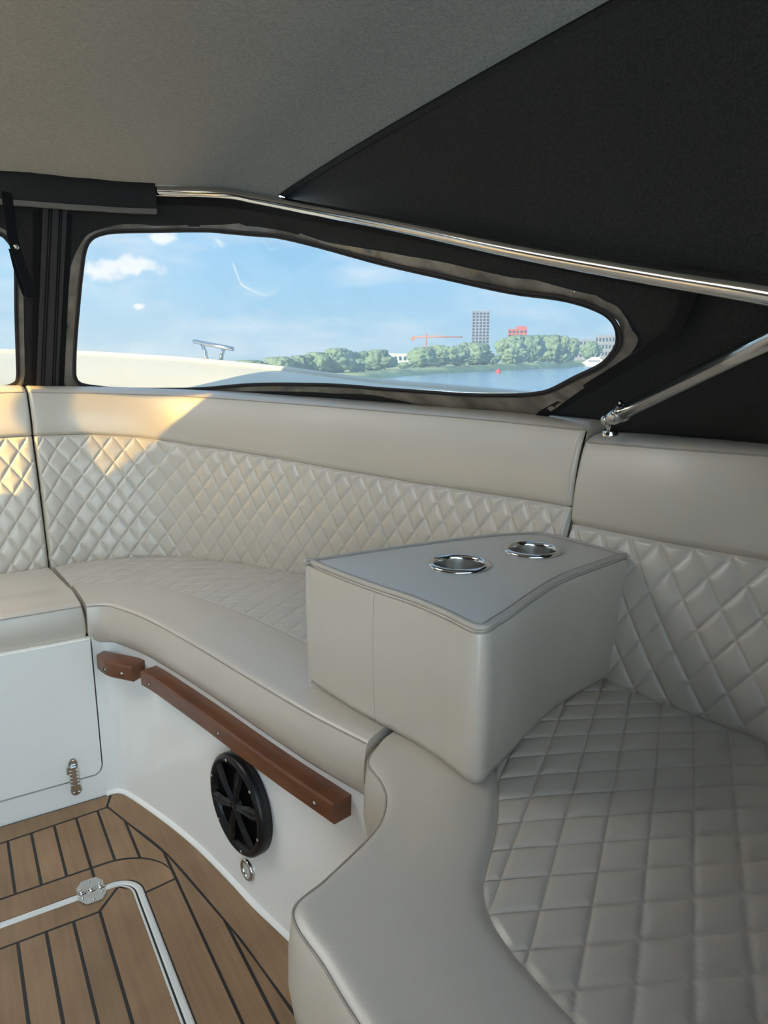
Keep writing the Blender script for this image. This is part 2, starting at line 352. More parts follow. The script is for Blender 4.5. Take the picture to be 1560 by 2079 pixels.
for a0, a1 in ((.126, .143), (.1445, .1615), (.163, .180)):
    tube('hinge_pin', [LF(a0, 1.4325, hz + .002), LF(a1, 1.4325, hz + .002)], .0045, STEEL, hg, 10)
for l, f in ((.134, 1.446), (.153, 1.461), (.172, 1.446), (.134, 1.417), (.153, 1.402), (.172, 1.417)):
    screw('screw', Matrix.Translation(LF(l, f, hz + .002)), .0042, hg, BRUSH)

# ================================================================== seat bases (white gelcoat)
FB = [(-.7185, 1.6425), (-.705, 1.652), (-.687, 1.655), (-.652, 1.637), (-.539, 1.544), (-.434, 1.447), (-.335, 1.341), (-.264, 1.26), (-.171, 1.164), (-.075, 1.062), (.02, .962)]
FTt = [(-.7200, 1.6455), (-.707, 1.660), (-.690, 1.668), (-.655, 1.664), (-.535, 1.572), (-.435, 1.469), (-.330, 1.357), (-.249, 1.268), (-.155, 1.166), (-.062, 1.071), (.03, .975)]
ft = spline(FTt, 90); fb = spline(FB, 90)
rows = []
for a, b in zip(fb, ft):
    rows.append([(b[0] * k + a[0] * (1 - k), b[1] * k + a[1] * (1 - k), .45 * k) for k in np.linspace(0, 1, 14)])
base1 = thing('bench_plinth', 'glossy white curved seat base under the curved bench, with speaker and wooden rail', 'plinth')
grid('front_panel', rows, GEL, base1)
def nrm2(P):
    P = np.asarray(P); T = np.gradient(P, axis=0); T /= np.linalg.norm(T, axis=1)[:, None]; return np.stack([T[:, 1], -T[:, 0]], 1)
NF = nrm2(fb); NF = NF if NF[45] @ (-fb[45]) > 0 else -NF
cove = [(p[0] + n[0] * 0, p[1] + n[1] * 0, 0) for p, n in zip(fb, NF)]
tr = sweep('trim_1', [Vector((p[0], p[1], 0)) for p in fb], [(-.006, .004), (.007, .004), (.0075, .007), (.004, .010), (.001, .015), (-.006, .015)], GEL, None, [Vector((n[0], n[1], 0)) for n in NF], smooth=True)
struct(tr, 'white moulded edge strip where the curved seat base meets the teak floor', 'trim')
# front base with locker door
base0 = thing('bench_plinth', 'white straight seat base with a hinged locker door under the front bench', 'plinth')
def FP(l, z, o=0): return LF(l, 1.776 - o, z)
fpf = lambda x, y, z: FP(x, y, z)
prism('front_panel', [(-.62, 0), (.2475, 0), (.2475, .44), (.2458, .44), (.2458, .09), (.240, .075), (.228, .067), (-.62, .067)], -.02, 0, GEL, base0, fpf)
prism('backing', [(-.62, .02), (.246, .02), (.246, .44), (-.62, .44)], -.03, -.0205, DARK, base0, fpf)
door = prism('locker_door', [(-.62, .0715), (.226, .0715), (.236, .078), (.2425, .092), (.2425, .437), (-.62, .437)], -.018, .0035, GEL, base0, fpf, bev=.002)
# small chromed over-centre hinge across the gap
dh = prism('hinge', arc(.176, .118, .011, .016, 0, 360, 15)[:-1], .0035, .0065, STEEL, door, fpf, bev=.0008); dh['label'] = 'chromed locker hinge'
prism('hinge_leaf', arc(.178, .046, .013, .016, 0, 360, 15)[:-1], .0005, .005, STEEL, dh, fpf, bev=.0008)
for z, r in ((.102, .0075), (.093, .008), (.083, .0085), (.073, .008), (.063, .008)):
    tube('hinge_knuckle', [FP(.176 - .010, z, .007), FP(.176 + .010, z, .007)], r * .8, STEEL, dh, 10)
box('hinge_link', (0, 0, 0), (.010, .006, .06), STEEL, dh, Matrix.Translation(FP(.176, .084, .012)) @ Matrix.Rotation(math.atan2(S2.y, S2.x), 4, 'Z'))
prism('hinge_plate', [(.160, .094), (.170, .094), (.170, .113), (.164, .116), (.160, .112)], .0035, .009, STEEL, dh, fpf, bev=.001)
nf3 = Vector((-A2.x, -A2.y, 0))
def facing(p, n):
    return Matrix.Translation(p) @ Vector(n).to_track_quat('Z', 'Y').to_matrix().to_4x4()
for l, z in ((.176, .128), (.171, .112), (.172, .040), (.184, .040), (.178, .054)): screw('screw', facing(FP(l, z, .006), nf3), .0038, dh, BRUSH)
# ================================================================== wooden rails on the base
def on_fascia(t, z, off):
    """t 0..1 along the curved panel"""
    i = t * (len(fb) - 1); i0 = int(min(i, len(fb) - 2)); k = i - i0; zz = z / .45
    a = fb[i0] * (1 - k) + fb[i0 + 1] * k; b = ft[i0] * (1 - k) + ft[i0 + 1] * k; p = a * (1 - zz) + b * zz
    n = NF[i0] * (1 - k) + NF[i0 + 1] * k; return Vector((p[0] + n[0] * off, p[1] + n[1] * off, z)), Vector((n[0], n[1], 0)).normalized()
def t_of(x, y):   # nearest t for a plan point
    d = ((ft - np.array([x, y])) ** 2).sum(1); return int(np.argmin(d)) / (len(ft) - 1)
def rail(t0, t1, label, nscrew, taper):
    def on_rail(k, z):
        if not taper: return on_fascia(t0 + (t1 - t0) * k, z, 0)
        a, b = Vector((-.704, 1.650, z)), Vector((-.582, 1.600, z)); return a.lerp(b, k), Vector((-.379, -.925, 0)).normalized()
    g = thing('wooden_rail', label, 'rail', 'varnished rails under the curved bench')
    P = []; NN = []; n = 30
    for i in range(n + 1):
        p, nn = on_rail(i / n, .375); P.append(p); NN.append(nn)
    h_ = .019; b_ = .0035; G = []
    for i, (p, nn) in enumerate(zip(P, NN)):
        d = .040
        if taper and i < n * .55: d = .014 + (.040 - .014) * math.sin(i / (n * .55) * math.pi / 2)
        prof = [(-.012, -h_), (d - b_, -h_), (d, -h_ + b_), (d, h_ - b_), (d - b_ * .3, h_ - b_ * .3), (d - b_, h_), (-.012, h_)]
        G.append([p + nn * a + Vector((0, 0, b)) for a, b in prof])
    k = 7; V = [q for r in G for q in r]; F = []
    for i in range(n):
        for j in range(k): F.append((i * k + j, i * k + (j + 1) % k, (i + 1) * k + (j + 1) % k, (i + 1) * k + j))
    F.append(tuple(range(k))[::-1]); F.append(tuple(n * k + j for j in range(k)))
    mesh('rail_body', V, F, TEAKD, g, False)
    for s_ in nscrew:
        p, nn = on_rail(s_, .373); i = s_ * n; d = .040
        if taper and i < n * .55: d = .014 + (.040 - .014) * math.sin(i / (n * .55) * math.pi / 2)
        M = facing(p + nn * (d - .0005), nn)
        lathe('screw_hole', [(.0062, .0006), (.0056, .001), (.005, -.002)], M, DARK, g, 14)
        screw('screw', M, .0046, g, STEEL)
    return g
rail(t_of(-.674, 1.667), t_of(-.580, 1.608), 'short varnished wooden rail with tapered end at the bench corner', (.36, .76), True)
rail(t_of(-.548, 1.580), t_of(-.055, 1.063), 'long curved varnished wooden rail running above the black speaker', (.05, .47, .93), False)
# ================================================================== loudspeaker
sp, sn = on_fascia(t_of(-.278, 1.30), .222, 0)
spk = thing('loudspeaker', 'round black marine loudspeaker with spoked grille on the white seat base', 'loudspeaker')
MS = facing(sp + sn * .003, sn)
lathe('rim', [(.0, -.004), (.100, -.006), (.1055, -.004), (.1055, .016), (.100, .022), (.093, .023), (.086, .017), (.083, .008)], MS, BLACKP, spk, 56)
lathe('cone', [(.084, .012), (.05, .009), (.026, .008), (.022, .012), (.0, .015)], MS, BLACKC, spk, 48)
lathe('hub', [(.020, .010), (.019, .0195), (.012, .0215), (0, .022)], MS, BLACKP, spk, 24)
for k in range(6):
    an = math.radians(60 * k + 14); c, s_ = math.cos(an), math.sin(an)
    def spf(x, y, z, c=c, s_=s_): return MS @ Vector((x * c - y * s_, x * s_ + y * c, z))
    V = []; pr = [(.012, .0045, .020), (.04, .0065, .0215), (.065, .011, .0215), (.090, .0085, .019)]
    for x, hw, z in pr: V += [spf(x, -hw, z - .004), spf(x, -hw * .55, z), spf(x, 0, z - .0022), spf(x, hw * .55, z), spf(x, hw, z - .004)]
    F = [(i * 5 + j, i * 5 + j + 1, (i + 1) * 5 + j + 1, (i + 1) * 5 + j) for i in range(3) for j in range(4)]
    o = mesh('spoke', V, F, BLACKP, spk, False); o.modifiers.new('t', 'SOLIDIFY').thickness = .004
    an2 = an + math.radians(30)
    screw('screw', MS @ Matrix.Translation((.0945 * math.cos(an2), .0945 * math.sin(an2), .0225)), .0035, spk, BRUSH)
cp, cn = on_fascia(t_of(-.272, 1.29), .073, 0)
cl = thing('courtesy_light', 'small round chrome courtesy light below the loudspeaker', 'light')
MC = facing(cp, cn)
lathe('bezel', [(.0235, -.001), (.0235, .004), (.021, .0065), (.0165, .006), (.0155, .003)], MC, STEEL, cl, 36)
lathe('lens', [(.0158, .003), (.012, .0045), (0, .0052)], MC, LENS, cl, 30)

# ================================================================== cushions
def quilt(p, q, w, hh, amp, r=.0034):
    """p, q arrays in metres; diamonds w wide and hh tall"""
    u = p / w + q / hh; v = p / w - q / hh; k = math.sqrt(1 / w ** 2 + 1 / hh ** 2)
    du = np.abs(u - np.round(u)) / k; dv = np.abs(v - np.round(v)) / k; d = np.minimum(du, dv); dm = .5 / k
    return amp * (.72 * (1 - np.exp(-d / r)) + .28 * np.sin(np.clip(np.minimum(du, dv) / dm, 0, 1) * math.pi / 2)) - amp * .15 * np.exp(-(d / .0015) ** 2)
BASE = [(-1.82, 1.45), (-1.56, 1.61), (-1.3, 1.77), (-1.075, 1.907), (-.964, 1.98), (-.86, 2.05), (-.679, 2.098), (-.487, 2.048), (-.221, 1.907), (-.05, 1.79), (.1, 1.655), (.24, 1.49), (.34, 1.345), (.44, 1.199), (.518, 1.106), (.601, 1.011), (.72, .86), (.9, .62), (1.05, .4)]
BB = spline(BASE, 2400); BL = np.concatenate([[0], np.cumsum(np.linalg.norm(np.diff(BB, axis=0), axis=1))])
ZERO = BL[np.argmin(((BB - np.array([-1.56, 1.61])) ** 2).sum(1))]; BL = BL - ZERO      # arc length 0 at the second control point
BT = np.gradient(BB, axis=0); BT /= np.linalg.norm(BT, axis=1)[:, None]; BN = np.stack([-BT[:, 1], BT[:, 0]], 1)
def bpt(L):
    return np.stack([np.interp(L, BL, BB[:, 0]), np.interp(L, BL, BB[:, 1])], -1), np.stack([np.interp(L, BL, BN[:, 0]), np.interp(L, BL, BN[:, 1])], -1)
def rec(z): return .08 * (z - .52) / .48
def backrest(label, L0, L1, seam, top, w, hh, ph, amp=.0046):
    g = thing('backrest_cushion', label, 'cushion', 'quilted backrest cushions')
    n = int((L1 - L0) / .0022); L = np.linspace(L0, L1, n); B, N = bpt(L); N = N / np.linalg.norm(N, axis=1)[:, None]
    sz = np.interp(L, *zip(*seam)) if False else np.interp(L, [a for a, _ in seam], [b for _, b in seam]); tz = np.interp(L, [a for a, _ in top], [b for _, b in top])
    ew = np.minimum(1, np.minimum(L - L0, L1 - L) / .012); ew = np.sqrt(np.clip(1 - (1 - ew) ** 2, 0, 1)); edge = -.010 * (1 - ew)       # rounded side edges
    def surf(o, z): return np.stack([B[:, 0:1] + N[:, 0:1] * o, B[:, 1:2] + N[:, 1:2] * o, z], -1)
    nv = 150; k = np.linspace(0, 1, nv)[None, :]; z = .505 + (sz[:, None] - .505 - .001) * k
    q = quilt(L[:, None] + 0 * z - ph, z - sz[:, None], w, hh, amp)
    fade = np.clip(np.minimum((sz[:, None] - z) / .008, (z - .505) / .02), 0, 1) * np.clip(np.minimum(L - L0, L1 - L) / .006, 0, 1)[:, None]
    bulge = .012 * np.sin(np.clip(k, 0, 1) * math.pi) ** .7
    P = surf(rec(z) - q * fade - bulge - edge[:, None], z); qp = grid('quilted_panel', P, VINYL, g)
    nv = 26; k = np.linspace(0, 1, nv)[None, :]; z = sz[:, None] + .001 + (tz - sz - .001)[:, None] * k
    hb_ = .013 * np.sin(np.clip(k * 1.0, 0, 1) * math.pi * .93 + .12) ** .5 * np.ones_like(z)
    hb_ = np.where(k < .04, hb_ * (k / .04), hb_)
    P = surf(rec(z) - hb_ - edge[:, None], z); grid('head_panel', P, VINYL, g)
    ot = rec(tz) - hb_[:, -1] - edge
    prof = [(0, 0), (.003, .004), (.010, .009), (.022, .0145), (.040, .018), (.062, .0185), (.080, .015), (.092, .006), (.097, -.006), (.097, -.05), (.085, -.35)]
    o = ot[:, None] + np.array([a for a, _ in prof])[None, :]; z = tz[:, None] + np.array([b for _, b in prof])[None, :] - (.008 * (1 - ew))[:, None] * np.array([0, 1, 1, 1, 1, 1, 1, 1, 0, 0, 0])[None, :]
    grid('top_panel', surf(o, z), VINYL, g)
    s_ = slice(0, n, 6)
    tube('piping', np.stack([(B + N * (ot - .0005)[:, None])[s_, 0], (B + N * (ot - .0005)[:, None])[s_, 1], tz[s_]], 1), .0016, THREAD, g, 6)
    # dark seam between quilted and plain panel
    os_ = rec(sz) + .0005 - edge
    tube('seam', np.stack([(B + N * os_[:, None])[s_, 0], (B + N * os_[:, None])[s_, 1], sz[s_]], 1), .0018, THREAD, g, 6)
    for i in (0, n - 1):
        pr = [(rec(zz) - .002 + .010, zz) for zz in np.linspace(.505, tz[i], 12)] + [(ot[i] + a, tz[i] + b - .008) for a, b in prof[1:-1]] + [(ot[i] + .09, .505)]
        V = [Vector((B[i, 0] + N[i, 0] * a, B[i, 1] + N[i, 1] * a, b)) for a, b in pr]
        mesh('side_panel', V, [tuple(range(len(V)))], VINYL, g, False)
    return g
SM1 = [(.61, .891), (.69, .894), (.834, .89), (.96, .877), (1.115, .853), (1.369, .833), (1.62, .814), (1.86, .806), (2.087, .810), (2.33, .819)]
TP1 = [(.626, 1.018), (.86, 1.009), (1.11, .997), (1.356, .987), (1.6, .979), (1.835, .973), (2.33, .968)]
backrest('quilted beige backrest cushion of the front bench, at the left edge', -.12, .694, [(0, .885), (.69, .894)], [(0, 1.02), (.7, 1.016)], .056, .078, .01)
backrest('long curved quilted beige backrest cushion below the big window', .698, 2.306, SM1, TP1, .056, .078, .0)
backrest('quilted beige backrest cushion beside the drinks box, below the steel strut', 2.312, 3.55, [(2.3, .786), (2.47, .791), (2.7, .795), (3.5, .80)], [(2.29, .945), (2.44, .950), (2.67, .955), (3.5, .96)], .064, .088, .02, .0048)

def seat(label, Fc, Mc, Bc, thick, quilted=True, amp=.0045, zt=.522, n=360, bulge=.004, sub=None):
    g = thing('seat_cushion', label, 'cushion', 'bench seat cushions')
    F, M, B = spline(Fc, n), spline(Mc, n), spline(Bc, n)
    T = np.gradient(F, axis=0); T /= np.linalg.norm(T, axis=1)[:, None]; E = np.stack([-T[:, 1], T[:, 0]], 1)
    if (E[n // 2] @ (B - F)[n // 2]) < 0: E = -E
    zs = zt - .008
    prof = [(.016, zs - thick), (.006, zs - thick + .003), (-.002, zs - thick + .015), (-.007, zs - thick * .62), (-.006, zs - thick * .3), (-.002, zs - .006), (0, zs)]
    P = np.stack([np.stack([F[:, 0] + E[:, 0] * a, F[:, 1] + E[:, 1] * a, np.full(n, b)], 1) for a, b in prof], 1)
    grid('boxing_panel', P, VINYL, g)
    tube('piping', np.stack([F[:, 0], F[:, 1], np.full(n, zs + .001)], 1)[::2], .0016, THREAD, g, 6)
    # plain band
    D = M - F; ln = np.linalg.norm(D, axis=1)
    ks = np.concatenate([[0], np.array([.004, .010, .018, .028, .04]) / ln.mean(), np.linspace(.06 / ln.mean(), 1, 22)])
    rz = np.array([0, .0035, .006, .0075, .008, .0083] + list(.0083 + bulge * np.sin(np.linspace(.1, 1, 22) * math.pi)))
    if quilted: rz[-3:] -= np.array([.001, .0035, .0085])
    P = np.stack([np.stack([F[:, 0] + D[:, 0] * k, F[:, 1] + D[:, 1] * k, np.full(n, zs + r)], 1) for k, r in zip(ks, rz)], 1)
    grid('plain_panel', P, VINYL, g)
    D = B - M; nv = (300 if n > 600 else 190) if quilted else 40; k = np.linspace(0, 1, nv)[None, :]
    X = M[:, 0:1] + D[:, 0:1] * k; Y = M[:, 1:2] + D[:, 1:2] * k
    if quilted:
        # two families of stitched lines on the flat fabric
        c1 = np.array([-.08, 1.]) / math.hypot(.08, 1); c2 = np.array([.921, -.39])
        u = (X * c1[0] + Y * c1[1]) / .0500; v = (X * c2[0] + Y * c2[1]) / .0515
        d = np.minimum(np.abs(u - np.round(u)) * .05, np.abs(v - np.round(v)) * .0515)
        q = amp * (.72 * (1 - np.exp(-d / .0032)) + .28 * np.sin(np.clip(d / .0255, 0, 1) * math.pi / 2)) - amp * .15 * np.exp(-(d / .0015) ** 2)
        dm = np.minimum(k, 1 - k) * np.linalg.norm(D, axis=1)[:, None]
        Z = zs + q * np.clip(dm / .008, 0, 1) + .006 * np.sin(np.clip(k, 0, 1) * math.pi / 2 * 1.6)
    else:
        Z = zs + .0083 + .002 * np.sin(k * math.pi) + 0 * X
        Z = Z - .012 * np.clip((k - .93) / .07, 0, 1) ** 2
    grid('quilted_panel' if quilted else 'back_panel', np.stack([X, Y, Z], -1), VINYL, g)
    if quilted: tube('seam', np.stack([M[:, 0], M[:, 1], np.full(n, zs - .0006)], 1)[::2], .0011, PIPE, g, 6)
    for i in (0, n - 1):                     # closed ends
        pts = [Vector((F[i, 0] + E[i, 0] * a, F[i, 1] + E[i, 1] * a, b)) for a, b in prof]
        for kk, r in zip(ks[1:], rz[1:]): pts.append(Vector((*(F[i] + (M[i] - F[i]) * kk), zs + r)))
        for kk in np.linspace(.1, 1, 8): pts.append(Vector((*(M[i] + (B[i] - M[i]) * kk), zs + .005)))
        pts.append(Vector((B[i, 0], B[i, 1], zs - thick)))
        mesh('end_panel', pts, [tuple(range(len(pts)))], VINYL, g, False)
    return g
def P2(l, f): v = LF(l, f); return (v.x, v.y)
Bf = [tuple(bpt(np.array(L))[0]) for L in (-.12, .1, .3, .5, .66, .690)]
seat('plain beige seat cushion of the front bench above the locker door', [P2(-.56, 1.792), P2(-.4, 1.792), P2(-.2, 1.792), P2(0, 1.792), P2(.21, 1.792), P2(.229, 1.797)],
     [P2(-.56, 1.95), P2(-.4, 1.95), P2(-.2, 1.95), P2(0, 1.95), P2(.205, 1.95), P2(.222, 1.95)], Bf, .10, quilted=False, n=200)
seat('long curved beige seat cushion above the wooden rails', [(-.727, 1.648), (-.690, 1.656), (-.655, 1.641), (-.547, 1.555), (-.392, 1.395), (-.261, 1.251), (-.135, 1.115), (-.027, 1.011)],
     [(-.83, 1.80), (-.76, 1.83), (-.66, 1.82), (-.54, 1.765), (-.36, 1.62), (-.235, 1.495), (-.11, 1.36), (.095, 1.175)],
     [(-.96, 1.977), (-.88, 2.04), (-.75, 2.09), (-.56, 2.077), (-.30, 1.955), (-.1, 1.825), (.1, 1.655), (.285, 1.425)], .10, amp=.0028, n=500)
seat('wide quilted beige seat cushion with smooth rolled front, under the drinks box', [(-.010, 1.003), (-.024, .957), (-.004, .905), (.003, .865), (-.005, .815), (-.03, .768), (-.068, .712), (-.099, .662), (-.058, .59), (-.021, .527), (.13, .28), (.25, .085)],
     [(.125, 1.180), (.155, 1.07), (.163, .98), (.16, .901), (.152, .845), (.14, .79), (.122, .735), (.112, .69), (.12, .635), (.16, .555), (.30, .32), (.42, .13)],
     [(.292, 1.415), (.32, 1.375), (.35, 1.33), (.38, 1.285), (.42, 1.23), (.455, 1.178), (.49, 1.14), (.53, 1.09), (.57, 1.045), (.62, .985), (.85, .68), (1.0, .46)], .14, amp=.0046, n=720)
# base under the wide seat
bw = thing('bench_plinth', 'white seat base under the wide quilted seat cushion', 'plinth')
Fw = spline([(.05, 1.0), (.03, .96), (.04, .90), (.045, .85), (.03, .80), (.0, .76), (-.035, .715), (-.055, .668), (-.02, .60), (.02, .54), (.17, .29), (.29, .10)], 80)
grid('front_panel', [[(p[0], p[1], z) for z in (0, .2, .40)] for p in Fw], GEL, bw)

# ================================================================== drinks box
bx = thing('drinks_box', 'beige upholstered box armrest with two steel cup holders on the bench', 'armrest')
OUT = [(-.128, 1.196), (-.069, 1.118), (-.015, 1.056), (.042, .995), (.085, .937), (.104, .905), (.1165, .887), (.128, .882), (.140, .888), (.156, .911), (.18, .944), (.233, 1.024), (.295, 1.107), (.372, 1.182), (.430, 1.235), (.437, 1.248), (.396, 1.312), (.349, 1.377), (.325, 1.402), (.300, 1.409), (.238, 1.396), (.165, 1.368), (.029, 1.299), (-.122, 1.212)]
out = np.array(dense(OUT, n=8)); cen = out.mean(0)
T = np.roll(out, -1, 0) - np.roll(out, 1, 0); T /= np.linalg.norm(T, axis=1)[:, None]; IN = np.stack([-T[:, 1], T[:, 0]], 1)
if (IN[10] @ (cen - out[10])) < 0: IN = -IN
def ring(ins, z): return np.concatenate([out + IN * ins, np.full((len(out), 1), z)], 1)
ZB, ZTP = .524, .760
body = [(.012, ZB), (.003, ZB + .004), (.0, ZB + .015), (-.003, ZB + .08), (-.004, ZB + .15), (-.002, ZTP - .03), (0, ZTP - .012), (.003, ZTP - .006), (.006, ZTP - .005)]
grid('body', np.stack([ring(a, z) for a, z in body], 1), VINYL, bx, closed_u=True)
tube('piping', ring(.0035, ZTP - .003), .0048, PIPE, bx, 10, closed=True)
tube('seam', ring(.0005, ZTP - .0105), .0014, THREAD, bx, 6, closed=True)
tube('seam', ring(.0095, ZTP - .0012), .0016, THREAD, bx, 6, closed=True)
CUPS = [(.129, 1.172), (.274, 1.266)]
rt = .047
inner = ring(.009, ZTP)
def cz(x, y):
    return ZTP - .002 + .002 * math.sin(min(1, min(np.hypot(inner[:, 0] - x, inner[:, 1] - y)) / .05) * math.pi / 2)
hol = [[(cx + rt * math.cos(k), cy + rt * math.sin(k)) for k in np.linspace(0, 2 * math.pi, 40)[:-1]] for cx, cy in CUPS]
region('top_panel', [tuple(p[:2]) for p in inner], hol, lambda x, y: Vector((x, y, cz(x, y))), VINYL, bx, 1, 1, .02)
# a vertical seam on the long side
sx = ring(-.0035, 0); i0 = int(np.argmin(np.hypot(out[:, 0] + .018, out[:, 1] - 1.06)))
tube('seam', [(out[i0, 0] - IN[i0, 0] * o_, out[i0, 1] - IN[i0, 1] * o_, z) for o_, z in ((-.002, ZB + .006), (.0005, ZB + .02), (.0032, ZB + .08), (.0042, ZB + .15), (.0025, ZTP - .03), (.0004, ZTP - .012))], .0006, PIPE, bx, 6)
for cx, cy in CUPS:
    M = Matrix.Translation((cx, cy, ZTP))
    c_ = lathe('cup_holder', [(.0545, .0002), (.0540, .0028), (.0505, .0052), (.0460, .0052), (.0432, .0025), (.0425, -.002)], M, STEEL, bx, 56); c_['label'] = 'polished steel cup holder'
    lathe('cup_wall', [(.0425, -.002), (.0415, -.012), (.0400, -.060), (.037, -.066), (0, -.067)], M, BRUSH, c_, 56)

# ================================================================== canopy
CB = [(-1.64, 1.76, .97), (-1.352, 1.938, .97), (-1.079, 2.107, .97), (-.909, 2.214, .97), (-.531, 2.245, .97), (-.112, 2.04, .96), (.214, 1.781, .95), (.40, 1.55, .94), (.512, 1.394, .92), (.664, 1.197, .92), (.86, .93, .92), (1.1, .55, .92)]
TL = [(-.35, 2.07, 1.53), (-.05, 2.07, 1.53), (.24, 2.07, 1.53), (.40, 2.065, 1.535), (.666, 1.885, 1.525), (.79, 1.34, 1.386), (.826, .88, 1.268), (.817, .6, 1.2), (.797, .45, 1.168), (.77, .25, 1.12), (.77, .0, 1.06), (.80, -.3, 1.0)]
CT = []
for i, (l, f, z) in enumerate(TL): CT.append(tuple(LF(l + (.03 if i > 4 else .015 if i == 4 else 0), f + (.03 if i < 4 else .02 if i == 4 else 0), z + .012)))
def SURF(u, v, off=0.):
    b = crv(CB, u); t = crv(CT, u); p = b * (1 - v) + t * v
    if off:
        du = crv(CB, u + .02) * (1 - v) + crv(CT, u + .02) * v - p; dv = t - b; n = np.cross(du, dv); n /= np.linalg.norm(n)
        if n[:2] @ p[:2] > 0: n = -n
        p = p + n * off              # positive = towards the cabin
    return Vector(p)
W1i = [(2.896, 0.746), (2.972, 0.797), (3.097, 0.821), (3.253, 0.829), (3.563, 0.831), (3.928, 0.838), (4.058, 0.838), (4.249, 0.843), (4.413, 0.851), (4.67, 0.844), (5.085, 0.824), (5.505, 0.818), (5.879, 0.817), (6.138, 0.829), (6.288, 0.83), (6.441, 0.821), (6.589, 0.8), (6.714, 0.758), (6.807, 0.696), (6.835, 0.638), (6.814, 0.558), (6.674, 0.458), (6.539, 0.354), (6.402, 0.307), (6.223, 0.275), (5.888, 0.233), (5.644, 0.215), (5.281, 0.192), (4.958, 0.181), (4.675, 0.16), (4.317, 0.129), (3.93, 0.091), (3.602, 0.084), (3.289, 0.088), (3.076, 0.1), (2.894, 0.117), (2.817, 0.148), (2.799, 0.2), (2.801, 0.335), (2.828, 0.498), (2.856, 0.632)]
W1o = [(2.714, 0.695), (2.855, 0.781), (2.96, 0.819), (3.211, 0.854), (3.393, 0.856), (3.515, 0.85), (3.878, 0.857), (4.056, 0.869), (4.21, 0.884), (4.463, 0.881), (4.717, 0.864), (5.12, 0.869), (5.481, 0.871), (5.848, 0.867), (6.053, 0.871), (6.423, 0.858), (6.641, 0.821), (6.849, 0.751), (6.953, 0.698), (6.965, 0.604), (6.923, 0.542), (6.771, 0.361), (6.682, 0.229), (6.598, 0.151), (6.44, 0.095), (6.098, 0.094), (5.687, 0.101), (5.426, 0.119), (5.169, 0.138), (4.86, 0.123), (4.32, 0.09), (3.931, 0.07), (3.481, 0.066), (2.98, 0.07), (2.693, 0.1), (2.623, 0.171), (2.609, 0.294), (2.639, 0.452), (2.682, 0.631)]
W2i = [(0.159, 0.565), (0.201, 0.674), (0.283, 0.716), (0.479, 0.739), (0.928, 0.763), (1.41, 0.79), (1.653, 0.798), (1.769, 0.791), (1.823, 0.775), (1.892, 0.729), (1.918, 0.647), (1.943, 0.447), (1.98, 0.215), (1.985, 0.162), (1.959, 0.128), (1.826, 0.107), (1.444, 0.099), (0.78, 0.095), (0.277, 0.093), (0.166, 0.117), (0.145, 0.176), (0.153, 0.376)]
W2o = [(0.105, 0.563), (0.148, 0.689), (0.256, 0.741), (0.479, 0.766), (0.928, 0.793), (1.408, 0.817), (1.688, 0.822), (1.82, 0.805), (1.93, 0.758), (1.965, 0.69), (2.003, 0.521), (2.051, 0.215), (2.052, 0.162), (2.03, 0.115), (1.939, 0.088), (1.445, 0.075), (0.78, 0.07), (0.249, 0.067), (0.111, 0.088), (0.085, 0.156), (0.097, 0.376)]
W1i, W1o, W2i, W2o = (dense(W, n=4) for W in (W1i, W1o, W2i, W2o))
def line(a, b, n): return [(a[0] + (b[0] - a[0]) * i / n, a[1] + (b[1] - a[1]) * i / n) for i in range(n)]
def rim(Wo, Wi, k=.3):
    o = []
    for p in Wo:
        q = min(Wi, key=lambda a: (a[0] - p[0]) ** 2 * .11 + (a[1] - p[1]) ** 2 * .3); o.append((p[0] + (q[0] - p[0]) * k, p[1] + (q[1] - p[1]) * k))
    return o
# starboard curtain with its right-hand flap edge; front curtain; side canvas behind
OUT1 = line((2.40, -.25), (6.60, -.25), 40) + line((6.60, -.25), (6.598, .151), 4) + line((6.598, .151), (7.167, .764), 10) + line((7.167, .764), (6.99, 1.0), 4) + line((6.99, 1.0), (2.40, 1.0), 50) + line((2.40, 1.0), (2.40, -.25), 10)
OUT2 = line((0.0, -.25), (2.40, -.25), 20) + line((2.40, -.25), (2.40, 1.0), 10) + line((2.40, 1.0), (0.0, 1.0), 24) + line((0.0, 1.0), (0.0, -.25), 10)
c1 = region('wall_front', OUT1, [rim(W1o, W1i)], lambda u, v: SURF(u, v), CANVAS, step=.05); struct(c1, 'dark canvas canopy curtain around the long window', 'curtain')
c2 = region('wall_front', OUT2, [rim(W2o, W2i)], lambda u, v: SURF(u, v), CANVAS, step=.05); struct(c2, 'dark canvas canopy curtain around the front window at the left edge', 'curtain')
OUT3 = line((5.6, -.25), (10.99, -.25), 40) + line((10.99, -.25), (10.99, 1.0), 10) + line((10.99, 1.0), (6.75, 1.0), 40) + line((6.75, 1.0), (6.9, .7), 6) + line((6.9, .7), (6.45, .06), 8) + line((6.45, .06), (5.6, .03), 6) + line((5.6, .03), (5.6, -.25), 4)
sw = region('wall_right', OUT3, [], lambda u, v: SURF(u, v, -.012), CANVAS, step=.05); struct(sw, 'black canvas side panel behind the steel strut', 'canvas')
